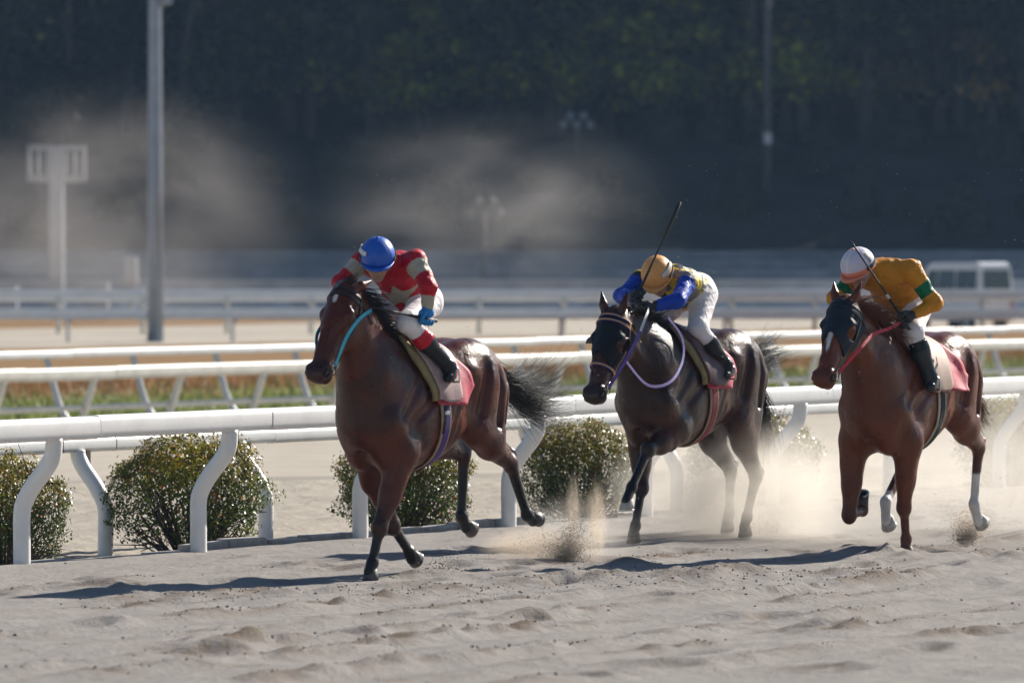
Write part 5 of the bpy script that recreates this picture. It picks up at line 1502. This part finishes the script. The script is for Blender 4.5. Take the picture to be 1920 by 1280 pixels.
def make_helmet(parent, c, crown, face, r, mat, brim_mat, button=True, panels=None):
    crown = np.array(crown, float); crown /= np.linalg.norm(crown)
    face = np.array(face, float); face -= crown * (face @ crown); face /= np.linalg.norm(face)
    side = np.cross(crown, face); c = np.array(c, float)
    V = []; n, m = 72, 18
    for j in range(m + 1):
        ph = math.radians(-16 + 106 * j / m)
        for i in range(n):
            a = 2 * math.pi * i / n
            seam = 1 + 0.018 * abs(math.cos(3 * a)) ** 24 * math.cos(math.radians(max(0, -16 + 106 * j / m)))
            ex = 1.12 if math.cos(a) > 0 else 1.16
            V.append(c + r * seam * (math.cos(ph) * (face * math.cos(a) * ex + side * math.sin(a) * 0.96) + crown * math.sin(ph) * 1.06))
    Fs = [(j * n + i, j * n + (i + 1) % n, (j + 1) * n + (i + 1) % n, (j + 1) * n + i) for j in range(m) for i in range(n)]
    V = np.array(V); me = mesh_np('helmet', V, np.array(Fs))
    if panels is not None:
        loc = np.stack([(V - c) @ face, (V - c) @ side, (V - c) @ crown], 1) / r
        set_col(me, 'col', panels(loc))
    h = obj('helmet', me, mat, parent)
    md = h.modifiers.new('thickness', 'SOLIDIFY'); md.thickness = 0.008; md.offset = -1
    # brim
    V = []; n = 22
    for i in range(n):
        a = math.radians(-78 + 156 * i / (n - 1)); k = math.cos(a)
        base = c + r * (math.cos(math.radians(-10)) * (face * k * 1.12 + side * math.sin(a) * 0.96) + crown * -0.17)
        out = base + face * (0.048 * max(0, k) ** 0.8) - crown * 0.014 * max(0, k)
        V += [base, out, out - crown * 0.006, base - crown * 0.010]
    Fs = []
    for i in range(n - 1):
        for q in range(4):
            Fs.append((4 * i + q, 4 * i + (q + 1) % 4, 4 * i + 4 + (q + 1) % 4, 4 * i + 4 + q))
    mb = MB(); mb.add([tuple(v) for v in V], Fs); mb.build('brim', brim_mat, h, smooth=True)
    if button:
        bm = bmesh.new(); bmesh.ops.create_uvsphere(bm, u_segments=12, v_segments=8, radius=0.012)
        b = bpy.data.meshes.new('button'); bm.to_mesh(b); bm.free(); o = obj('button', b, brim_mat, h); o.location = c + crown * r * 1.06; 
    return h, face, side, crown

def make_jockey(cfg):
    T = cfg['H'].root
    root = empty('person', T.location, T.rotation_euler[2], cfg['label'], 'person', 'jockeys riding the racehorses')
    J = {k: np.array(v, float) for k, v in cfg['J'].items()}
    pel, ch, nk, hd = J['pelvis'], J['chest'], J['neck'], J['head']
    sd = J['Ls'] - J['Rs']; sd /= np.linalg.norm(sd)
    up = ch - pel; up /= np.linalg.norm(up)
    fwd = np.cross(sd, up)
    hip = {1: pel + np.array([0.03, 0.10, -0.02]), -1: pel + np.array([0.03, -0.10, -0.02])}
    def fill(F, o, head):
        F.cone(pel, pel * .45 + ch * .55, 0.128 - o, 0.125 - o, 0.06, 1.18, tuple(sd))
        F.cone(pel * .5 + ch * .5, ch, 0.122 - o, 0.125 - o, 0.06, 1.25, tuple(sd))
        F.ell(pel - up * 0.02 - fwd * 0.04, (0.12 - o, 0.15 - o, 0.12 - o), k=0.06)
        F.cone(ch, nk, 0.10 - o, 0.055 - o * .5, 0.06, 1.3, tuple(sd))
        for s, a in ((1, 'L'), (-1, 'R')):
            S, E, W = J[a + 's'], J[a + 'e'], J[a + 'h']
            F.cone(ch + (S - ch) * 0.25, S, 0.085 - o, 0.070 - o, 0.05)
            F.cone(S, E, 0.068 - o, 0.052 - o, 0.035); F.cone(E, E + (W - E) * 0.62, 0.052 - o, 0.038 - o, 0.03)
            K, A, B = J[a + 'k'], J[a + 'a'], J[a + 't']
            F.cone(hip[s], K, 0.108 - o, 0.073 - o, 0.05); F.cone(K, K * .55 + A * .45, 0.070 - o, 0.062 - o, 0.03)
            F.cone(K * .6 + A * .4, A, 0.063 - o, 0.043 - o, 0.03)
            F.ell(A, (0.045 - o, 0.04 - o, 0.05 - o), k=0.03)
            heel = A + np.array([-0.045, 0, -0.055])
            F.cone(heel, A, 0.034 - o, 0.04 - o, 0.03); F.cone(heel + np.array([0.02, 0, 0]), B, 0.036 - o, 0.031 - o, 0.025, 1.1); F.cone(A, B * .6 + heel * .4, 0.04 - o, 0.034 - o, 0.02)
        if head:
            F.cone(nk - up * 0.04, hd, 0.052, 0.055, 0.03)
            cr = np.array(cfg['crown'], float); cr /= np.linalg.norm(cr); fc = np.array(cfg['face'], float); fc -= cr * (fc @ cr); fc /= np.linalg.norm(fc)
            sx = np.cross(cr, fc); M = np.stack([fc, sx, cr], 1)
            P = lambda a, b, c: hd + fc * a + sx * b + cr * c
            F.ell(P(0, 0, 0.01), (0.096, 0.078, 0.10), M, k=0.02)
            F.ell(P(0.03, 0, -0.06), (0.068, 0.06, 0.072), M, k=0.03)
            F.ell(P(0.06, 0, -0.115), (0.03, 0.032, 0.024), M, k=0.02)                      # chin
            F.cone(P(0.088, 0, -0.015), P(0.108, 0, -0.052), 0.009, 0.015, 0.012)             # nose
            F.cone(P(0.085, -0.02, -0.083), P(0.085, 0.02, -0.083), 0.010, 0.010, 0.008)        # lips
            F.ell(P(0.09, 0, -0.083), (0.016, 0.03, 0.0025), M, k=0.006, sub=True)
            for s in (1, -1):
                F.ell(P(0.092, s * 0.033, -0.008), (0.018, 0.018, 0.012), M, k=0.012, sub=True)
                F.ell(P(0.078, s * 0.033, 0.012), (0.02, 0.026, 0.010), M, k=0.012)
                F.ell(P(0.062, s * 0.048, -0.04), (0.025, 0.02, 0.02), M, k=0.02)
                F.ell(P(-0.005, s * 0.080, -0.025), (0.02, 0.010, 0.032), M, k=0.008)
            for s, a in ((1, 'L'), (-1, 'R')):
                E, W = J[a + 'e'], J[a + 'h']
                F.cone(E, E + (W - E) * 0.8, 0.036, 0.026, 0.02)
    allp = np.array(list(J.values())); lo = allp.min(0) - 0.2; hi = allp.max(0) + 0.2
    Fb = Field(lo, hi, 0.009); fill(Fb, 0.014, True)
    Vb, Qb = Fb.mesh(1); me = mesh_np('body', Vb, Qb); obj('body', me, M_SKIN, root)
    Fc = Field(lo, hi, 0.0075); fill(Fc, 0.0, False)
    V, Q = Fc.mesh(2)
    # wrinkles: real relief in the cloth
    Vn = mesh_np('tmp', V, Q); nrm = np.zeros(len(V) * 3, np.float32); Vn.vertices.foreach_get('normal', nrm); nrm = nrm.reshape(-1, 3); bpy.data.meshes.remove(Vn)
    w = fbm2(V[:, 0] * 13 + V[:, 2] * 9, V[:, 1] * 15 - V[:, 2] * 7, 3, cfg['seed'])
    w2 = np.abs(fbm2(V[:, 0] * 8 + V[:, 1] * 5, V[:, 2] * 16 + V[:, 1] * 6, 2, cfg['seed'] + 4))
    # region by nearest bone
    bones = [('t', pel * .78 + ch * .22, ch, .13), ('t', ch, nk, .09), ('t', ch, J['Ls'], .07), ('t', ch, J['Rs'], .07), ('p', pel, pel * .84 + ch * .16, .13)]
    for s, a in ((1, 'L'), (-1, 'R')):
        bones += [(a + 'u', J[a + 's'], J[a + 'e'], .062), (a + 'f', J[a + 'e'], J[a + 'h'], .046), ('p', hip[s], J[a + 'k'], .09), (a + 'b', J[a + 'k'], J[a + 'a'], .058), (a + 'b', J[a + 'a'] + [-.045, 0, -.055], J[a + 't'], .036)]
    best = np.full(len(V), 9.0); lab = np.zeros(len(V), int); tt = np.zeros(len(V)); names = []
    for i, (nm, a, b, r) in enumerate(bones):
        ab = b - a; t = np.clip(((V - a) @ ab) / (ab @ ab), 0, 1); d = np.linalg.norm(V - a - t[:, None] * ab, axis=1) / r
        m = d < best; best[m] = d[m]; lab[m] = i; tt[m] = t[m]; names.append(nm)
    nm = np.array(names)[lab]
    reg = np.where(np.isin(nm, ['t', 'Lu', 'Ru', 'Lf', 'Rf']), 0, 1)
    boot = np.isin(nm, ['Lb', 'Rb'])
    shin = np.array([n in ('Lb', 'Rb') for n in names])
    cut = cfg.get('boot_top', 0.22)
    first_b = [i for i, n in enumerate(names) if n in ('Lb', 'Rb')]
    low = boot & ((np.isin(lab, first_b[1::2])) | (tt > cut))
    reg = np.where(low, 2, reg)
    amp = np.where(reg == 0, 0.014, np.where(reg == 1, 0.006, 0.002))
    V = V + nrm * (amp * (w + 0.8 * (0.25 - w2)))[:, None]
    loc = np.stack([(V - ch) @ fwd, (V - ch) @ sd, (V - ch) @ up], 1)     # chest frame: out of the breast, left, up
    col = cfg['paint'](nm, tt, loc, reg, V)
    for r_, name, mt in ((0, 'jersey', M_SILK), (1, 'breeches', M_BREECH), (2, 'boots', M_BOOT)):
        f = Q[(reg[Q] == r_).sum(1) >= (3 if r_ else 2)]
        if r_ == 2:
            ys = V[f][:, :, 1].mean(1)
            parts = [('boot', f[ys > 0]), ('boot', f[ys <= 0])]
        else: parts = [(name, f)]
        for pn, ff in parts:
            u, inv = np.unique(ff, return_inverse=True)
            me = mesh_np(pn, V[u] + nrm[u] * (0.004 if r_ == 0 else 0.0015 * r_), inv.reshape(ff.shape)); set_col(me, 'col', col[u])
            o = obj(pn, me, mt, root)
            md = o.modifiers.new('thickness', 'SOLIDIFY'); md.thickness = 0.004; md.offset = -1
    # gloves
    for a, s in (('L', 1), ('R', -1)):
        W = J[a + 'h']; E = J[a + 'e']
        fist('glove', W + (E - W) * 0.35, W, cfg['grip'][a], cfg['glove'], root, s)
    # head gear
    hc = hd + np.array(cfg['crown'], float) / np.linalg.norm(cfg['crown']) * 0.028
    h, fc, sx, cr = make_helmet(root, hc, cfg['crown'], cfg['face'], cfg.get('helm_r', 0.118), cfg['helm_mat'], cfg['brim_mat'], True, cfg.get('panels'))
    # goggles
    V2 = []; n = 17
    for i in range(n):
        a = math.radians(-72 + 144 * i / (n - 1))
        for z in (0.016, -0.02, -0.05):
            rr = 0.122 if z > -0.03 else 0.112
            V2.append(hd + fc * math.cos(a) * rr * 0.97 + sx * math.sin(a) * rr * 0.84 + cr * (z + 0.006 * math.cos(3 * a)))
    mb = MB(); mb.add([tuple(v) for v in V2], [(3 * i + j, 3 * i + j + 1, 3 * i + 4 + j, 3 * i + 3 + j) for i in range(n - 1) for j in (0, 1)])
    go = mb.build('goggles', M_LENS, root, smooth=True); md = go.modifiers.new('thickness', 'SOLIDIFY'); md.thickness = 0.004
    mb = MB(); r = cfg.get('helm_r', 0.118)
    P = []; N = []
    for i in range(28):
        a = math.radians(68 + 224 * i / 27); n_ = fc * math.cos(a) * 1.16 + sx * math.sin(a) * 0.98
        P.append(hc + n_ * r * 1.015 + cr * 0.0 * r); N.append(n_)
    mb.ribbon(P, N, 0.026, 0.004); mb.build('goggle_strap', cfg.get('strap', M_STRAP), go)
    if cfg.get('spare'):                                  # second pair pushed up on the cap
        s = cfg['spare']; P = []; N = []
        for i in range(12):
            a = math.radians(s[0] + s[1] * i / 11); n_ = fc * math.cos(a) * 1.14 + sx * math.sin(a) * 0.97
            P.append(hc + n_ * r * 0.93 + cr * r * 0.42); N.append(n_ + cr * 0.4)
        mb = MB(); mb.ribbon(P, N, 0.03, 0.01); sp = mb.build('spare_goggles', M_PALE, root)
    if cfg.get('emblem'): cfg['emblem'](root, Fc, ch, fwd, sd, up)
    # whip
    wp = cfg['whip']
    wroot = empty('whip', T.location, T.rotation_euler[2], cfg['whip_label'], 'whip')
    a, b = np.array(wp[0], float), np.array(wp[1], float)
    bow = np.array(wp[3] if len(wp) > 3 else (0, 0, 0.0))
    P = [a + (b - a) * t + bow * math.sin(math.pi * t) for t in np.linspace(0, 1, 14)]
    mb = MB(); mb.tube([tuple(p) for p in P], [0.010 if t < 0.35 else 0.0085 - 0.002 * t for t in np.linspace(0, 1, 14)], 8); mb.build('shaft', M_WHIP, wroot, smooth=True)
    d = (b - a) / np.linalg.norm(b - a)
    mb = MB()
    if wp[2] == 'pad':
        mb.tube([tuple(P[9]), tuple(P[10]), tuple(P[12]), tuple(b + d * 0.05)], [0.009, 0.020, 0.022, 0.016], 10, 0.8)
    else:
        mb.tube([tuple(P[10]), tuple(P[11]), tuple(P[13])], [0.006, 0.011, 0.011], 10, 0.5)
    mb.build('flap', M_WHIP, wroot, smooth=True)
    if wp[2] == 'band':
        mb = MB(); q = np.linspace(0, 1, 14); mb.tube([tuple(a + (b - a) * 0.30), tuple(a + (b - a) * 0.35)], 0.0115, 10); mb.build('collar', M_WHITE_T, wroot, smooth=True)
    mb = MB(); mb.tube([tuple(a - d * 0.06), tuple(a + d * 0.12)], [0.012, 0.010], 10); mb.build('grip', M_WHIP, wroot, smooth=True)
    return root

WHITE_B = np.array([0.74, 0.70, 0.71]); 
def base_paint(top, boots, cuff, cuff_t=0.45, breech=WHITE_B):
    def f(nm, tt, loc, reg, V):
        c = np.tile(breech, (len(nm), 1)).astype(float)
        c[reg == 0] = top(nm, tt, loc, V)[reg == 0]
        b = reg == 2; c[b] = boots
        bb = b & (tt < cuff_t) & (V[:, 2] > 1.35); c[bb] = cuff
        return c
    return f

RED = np.array([0.45, 0.007, 0.020]); STONE = np.array([0.40, 0.36, 0.28])
def silk1(nm, tt, loc, V):
    c = np.tile(RED, (len(nm), 1))
    for a in 'LR':
        c[(nm == a + 'u') & (tt < 0.58)] = STONE
        c[(nm == a + 'f') & (tt > 0.12)] = STONE
    # star on the breast
    x = (loc[:, 1] - 0.01) / 0.19; y = (loc[:, 2] + 0.125) / 0.115
    ang = np.arctan2(x, y); rr = np.hypot(x, y)
    seg = np.abs(((ang / (2 * np.pi / 5)) + 0.5) % 1 - 0.5) * 2
    ph = seg * np.radians(36); star = rr < 0.2351 / (0.2351 * np.cos(ph) + 0.6764 * np.sin(ph))
    c[star & (loc[:, 0] > 0.0) & (nm == 't')] = STONE
    return c
BLUE = np.array([0.008, 0.055, 0.42]); YEL = np.array([0.72, 0.52, 0.03]); BLK = np.array([0.03, 0.03, 0.035])
def silk2(nm, tt, loc, V):
    c = np.tile(BLUE, (len(nm), 1))
    t = nm == 't'
    k = (np.floor(loc[:, 2] / 0.085) + np.floor(np.arctan2(loc[:, 1], loc[:, 0]) / 0.7)) % 2 == 0
    c[t & k] = YEL; c[t & ~k] = BLK
    g = np.floor(loc[:, 2] / 0.085) % 3 == 1
    c[t & ~k & g] = np.array([0.22, 0.20, 0.19])
    return c
OCH = np.array([0.55, 0.22, 0.010]); GRN = np.array([0.0, 0.13, 0.055])
def silk3(nm, tt, loc, V):
    c = np.tile(OCH, (len(nm), 1))
    for a in 'LR': c[(nm == a + 'u') & (tt > 0.42) & (tt < 0.74)] = GRN
    return c
M_CAP_BLUE = mat_plain('blue_cap_silk', (0.012, 0.10, 0.50), 0.45, 0.1, 14, bmp=0.25, bscale=16)
M_CAP_ORANGE = mat_plain('orange_cap_silk', (0.80, 0.36, 0.10), 0.5, 0.08, 14, bmp=0.25, bscale=16)
M_CAP_WHITE = mat_attr('white_cap_silk', 'col', 0.45, 0.05, 14, 0.4, 0.2, 16)
M_BRIM_W = mat_plain('coral_brim', (0.75, 0.24, 0.13), 0.5, 0.08, 14)
def cap3(l):
    c = np.tile(np.array([0.62, 0.58, 0.68]), (len(l), 1))
    c[(np.abs(l[:, 1]) < 0.07)] = (0.72, 0.70, 0.70)
    c[(l[:, 2] < 0.04) & (l[:, 0] > -0.3)] = (0.75, 0.24, 0.13)
    m = (l[:, 1] > 0.62) & (l[:, 0] > -0.25) & (l[:, 0] < 0.05) & (l[:, 2] > 0.15) & (l[:, 2] < 0.75); c[m] = (0.05, 0.06, 0.08)
    return c

make_jockey(dict(H=HORSES[0], seed=1, label='jockey in blue cap and red jersey with beige star, riding the leading bay horse',
    J=dict(pelvis=(.04, 0, 1.86), chest=(.31, 0, 2.07), neck=(.43, 0, 2.13), head=(.515, -.01, 2.14), Ls=(.36, .19, 2.13), Le=(.43, .345, 1.95), Lh=(.42, .315, 1.745), Rs=(.42, -.19, 2.12), Re=(.55, -.285, 1.98), Rh=(.74, -.12, 1.81),
           Lk=(.47, .20, 1.72), La=(.13, .31, 1.42), Lt=(.17, .335, 1.345), Rk=(.42, -.20, 1.74), Ra=(.13, -.31, 1.42), Rt=(.17, -.335, 1.345)),
    crown=(.33, .20, .92), face=(.80, .46, -.38), helm_r=.122, helm_mat=M_CAP_BLUE, brim_mat=M_CAP_BLUE, glove=M_GLOVE_BLUE, spare=(-110, 70), boot_top=.22,
    grip=dict(L=(.85, -.45, .16), R=(.8, .0, -.3)), paint=base_paint(silk1, np.array([.016, .016, .018]), RED * 1.15, .43),
    whip=((.40, .325, 1.74), (.80, .12, 1.825), 'flat'), whip_label='black whip held level in the blue-gloved hand of the leading jockey'))
make_jockey(dict(H=HORSES[1], seed=2, label='jockey in orange cap with blue sleeves and black-yellow checked vest, riding the middle horse',
    J=dict(pelvis=(-.06, 0, 1.88), chest=(.28, 0, 1.97), neck=(.40, 0, 1.99), head=(.475, 0, 2.01), Ls=(.36, .19, 1.97), Le=(.60, .25, 1.83), Lh=(.76, .06, 1.76), Rs=(.40, -.19, 1.97), Re=(.60, -.25, 1.86), Rh=(.78, .0, 1.85),
           Lk=(.22, .20, 1.61), La=(-.02, .31, 1.33), Lt=(.03, .335, 1.255), Rk=(.22, -.20, 1.61), Ra=(-.02, -.31, 1.33), Rt=(.03, -.335, 1.255)),
    crown=(.66, .10, .74), face=(.72, .14, -.68), helm_r=.124, helm_mat=M_CAP_ORANGE, brim_mat=M_CAP_ORANGE, glove=M_GLOVE_BLACK, spare=(45, 70), boot_top=.30,
    grip=dict(L=(.7, -.3, .1), R=(-.12, .26, .67)), paint=base_paint(silk2, np.array([.016, .016, .018]), np.array([.016, .016, .018])),
    whip=((.79, -.01, 1.83), (.66, .28, 2.52), 'pad'), whip_label='black whip with padded tip pointing up before the orange cap'))
make_jockey(dict(H=HORSES[2], seed=3, label='jockey in white cap and mustard jersey with green armbands, riding the chestnut horse',
    J=dict(pelvis=(.10, .02, 1.82), chest=(.43, -.01, 2.02), neck=(.56, -.06, 2.07), head=(.65, -.11, 2.07), Ls=(.43, .20, 2.06), Le=(.35, .355, 1.82), Lh=(.57, .205, 1.70), Rs=(.56, -.19, 2.00), Re=(.68, -.29, 1.86), Rh=(.66, -.08, 1.72),
           Lk=(.42, .215, 1.62), La=(.33, .31, 1.29), Lt=(.38, .335, 1.215), Rk=(.42, -.21, 1.68), Ra=(.30, -.31, 1.29), Rt=(.35, -.335, 1.215)),
    crown=(.50, -.08, .86), face=(.84, -.16, -.50), helm_r=.124, helm_mat=M_CAP_WHITE, brim_mat=M_BRIM_W, panels=cap3, glove=M_GLOVE_BLACK, boot_top=.12,
    grip=dict(L=(.365, -.265, .59), R=(.8, 0, -.2)), paint=base_paint(silk3, np.array([.03, .035, .038]), np.array([.012, .018, .02]), .42),
    whip=((.555, .215, 1.68), (.92, -.05, 2.27), 'band'), whip_label='black whip with white collar crossing in front of the white cap'))
# ------------------------------------------------------------------ dust in the air
def dust_mat(name, dens, scale, col, thr=0.35, aniso=0.55, soft=1.0, stretch=(1, 1, 1), seed=0.0):
    m = bpy.data.materials.new(name); m.use_nodes = True; nt = m.node_tree
    nt.nodes.remove(nt.nodes['Principled BSDF'])
    pv = nt.nodes.new('ShaderNodeVolumePrincipled'); pv.inputs['Color'].default_value = (*col, 1); pv.inputs['Anisotropy'].default_value = aniso
    tc = nt.nodes.new('ShaderNodeTexCoord')
    ln = nt.nodes.new('ShaderNodeVectorMath'); ln.operation = 'LENGTH'; nt.links.new(tc.outputs['Object'], ln.inputs[0])
    fo = nt.nodes.new('ShaderNodeMapRange'); fo.interpolation_type = 'SMOOTHSTEP'; fo.inputs[1].default_value = 1.0; fo.inputs[2].default_value = 1.0 - soft * .95; fo.inputs[3].default_value = 0; fo.inputs[4].default_value = 1
    nt.links.new(ln.outputs['Value'], fo.inputs[0])
    mp = nt.nodes.new('ShaderNodeMapping'); mp.inputs['Scale'].default_value = stretch; mp.inputs['Location'].default_value = (seed, seed * .7, seed * .3); nt.links.new(tc.outputs['Object'], mp.inputs[0])
    n = noise_tex(nt, scale, 4, 0.6, mp.outputs[0], 0.6)
    r = ramp(nt, n, thr, thr + .4)
    mu = nt.nodes.new('ShaderNodeMath'); mu.operation = 'MULTIPLY'; nt.links.new(fo.outputs[0], mu.inputs[0]); nt.links.new(r, mu.inputs[1])
    m2 = nt.nodes.new('ShaderNodeMath'); m2.operation = 'MULTIPLY'; nt.links.new(mu.outputs[0], m2.inputs[0]); m2.inputs[1].default_value = dens
    nt.links.new(m2.outputs[0], pv.inputs['Density']); nt.links.new(pv.outputs[0], nt.nodes['Material Output'].inputs['Volume'])
    return m
def dust(name, loc, rad, rz, mat, label):
    bm = bmesh.new(); bmesh.ops.create_icosphere(bm, subdivisions=3, radius=1.0)
    e = bpy.data.meshes.new(name); bm.to_mesh(e); bm.free()
    o = obj(name, e, mat); o.location = loc; o.scale = rad; o.rotation_euler = (0, 0, rz)
    return tag(o, label, 'dust', kind='stuff')
DC = (0.95, 0.895, 0.82)
dust('dust_cloud', (1.75, 49.6, .30), (1.15, 1.3, .68), 0, dust_mat('dust_a', 4.5, 2.2, DC, .30, seed=1.1), "pale dust billowing round the middle horse's hind hooves")
dust('dust_cloud', (2.9, 48.2, .38), (1.9, 1.2, .75), .2, dust_mat('dust_b', .8, 2.0, DC, .25, seed=4.2), 'thin dust drifting behind the chestnut horse')
dust('dust_cloud', (4.3, 50.3, .5), (2.1, 2.4, .95), .2, dust_mat('dust_c', .5, 1.8, DC, .25, seed=7.7), 'dust veil at the right edge behind the chestnut horse')
dust('dust_cloud', (.45, 45.9, .16), (.62, .5, .34), 0, dust_mat('dust_d', 2.2, 2.6, DC, .34, seed=2.5), "small dust puff behind the leading horse's hooves")
dust('dust_cloud', (-14.2, 225, 3.3), (8.0, 9, 5.4), 0, dust_mat('dust_e', .10, 1.7, (.92, .88, .85), .40, seed=3.3), 'sunlit dust hanging over the far left of the course')
dust('dust_cloud', (-.8, 225, 3.6), (7.5, 8, 4.0), 0, dust_mat('dust_f', .06, 1.9, (.92, .89, .87), .40, seed=9.1), 'sunlit dust drifting in front of the wood')
# flying sand: grains thrown up by the hooves
def grains(name, fans, label, seed):
    g = np.random.default_rng(seed); V = []; D = []
    tet = np.array([(1, 1, 1), (1, -1, -1), (-1, 1, -1), (-1, -1, 1)], float)
    for (c, n, dirs, size) in fans:
        c = np.array(c, float)
        for i in range(n):
            d, L, sp = dirs[g.integers(0, len(dirs))]
            t = g.random() ** 1.6; d = np.array(d, float)
            p = c + d * L * t + g.normal(0, 1, 3) * (sp[0] + sp[1] * t) * np.array([1, 1, .6]) + np.array([0, 0, -.25 * L * t * t])
            if p[2] < 0.01: p[2] = abs(p[2]) * .4
            s = size * g.uniform(.4, 1.3) * (1.15 - .5 * t)
            V.append(p + tet * s * g.uniform(.6, 1.2, (4, 3))); D.append(np.full(4, g.uniform(.0, .45)))
    F = np.concatenate([np.array([(0, 1, 2), (0, 3, 1), (0, 2, 3), (1, 3, 2)]) + 4 * k for k in range(len(V))])
    me = mesh_np(name, np.concatenate(V), F, False); set_f(me, 'damp', np.concatenate(D)); tag(obj(name, me, M_SAND), label, 'sand', kind='stuff')
grains('sand_spray', [((.40, 45.4, .03), 6500, [((.06, 0, 1), .62, (.035, .055)), ((.26, .1, 1), .56, (.035, .06)), ((-.65, 0, .45), .6, (.05, .10)), ((-.1, 0, .5), .3, (.07, .09))], .0026)], 'jets of brown sand flung up behind the leading horse', 2)
grains('sand_spray', [((3.38, 47.6, .05), 4000, [((.05, 0, 1), .30, (.05, .05)), ((.3, 0, .7), .3, (.04, .06))], .0026)], "clump of dark sand under the chestnut horse's white hind hoof", 5)
grains('sand_spray', [((1.95, 49.4, .08), 500, [((.6, 0, .25), .5, (.06, .1))], .0026), ((-.52, 43.3, .05), 260, [((.6, 0, .3), .35, (.04, .08))], .0036)], 'low spray of sand by the hind hooves of the middle horse', 7)
g = np.random.default_rng(31); V = []; tet = np.array([(1, 1, 1), (1, -1, -1), (-1, 1, -1), (-1, -1, 1)], float)
for i in range(420):
    p = np.array([g.uniform(-1.2, 4.2), g.uniform(42, 52), g.uniform(.2, 2.9) ** 1.0]); V.append(p + tet * g.uniform(.0012, .0028) * np.array([1.6, 1, 1]))
me = mesh_np('flying_grit', np.concatenate(V), np.concatenate([np.array([(0, 1, 2), (0, 3, 1), (0, 2, 3), (1, 3, 2)]) + 4 * k for k in range(len(V))]), False); set_f(me, 'damp', np.zeros(len(me.vertices)))
tag(obj('flying_grit', me, M_SAND), 'specks of sand hanging in the air round the middle horse', 'sand', kind='stuff')

# brown sand hanging in the spray itself
SC = (0.86, 0.74, 0.60)
for (loc, rad, sd) in (((.435, 45.4, .28), (.075, .12, .40), 1.0), ((.60, 45.5, .26), (.10, .14, .38), 2.0), ((.18, 45.4, .10), (.50, .25, .17), 3.0)):
    dust('sand_plume', loc, rad, 0, dust_mat('plume_%d' % int(sd), 12.0, 2.6, SC, .30, aniso=.3, seed=sd), 'brown plume of sand kicked up behind the leading horse')
dust('sand_plume', (3.40, 47.6, .14), (.20, .2, .20), 0, dust_mat('plume_4', 9.0, 2.6, SC, .30, aniso=.3, seed=4.4), 'brown puff of sand below the white hind hoof')

# ------------------------------------------------------------------ air: even blue haze over the whole course
mb = MB(); mb.box((0, 1100, 48), (3060, 2860, 100)); hz_ = mb.build('haze', None)
hm = bpy.data.materials.new('haze_air'); hm.use_nodes = True; nt = hm.node_tree; nt.nodes.remove(nt.nodes['Principled BSDF'])
pv = nt.nodes.new('ShaderNodeVolumePrincipled'); pv.inputs['Color'].default_value = (0.38, 0.62, 1.0, 1); pv.inputs['Density'].default_value = 0.00015; pv.inputs['Anisotropy'].default_value = 0.0
nt.links.new(pv.outputs[0], nt.nodes['Material Output'].inputs['Volume']); hz_.data.materials.append(hm); tag(hz_, 'thin blue haze in the air over the racecourse', 'haze', kind='stuff')
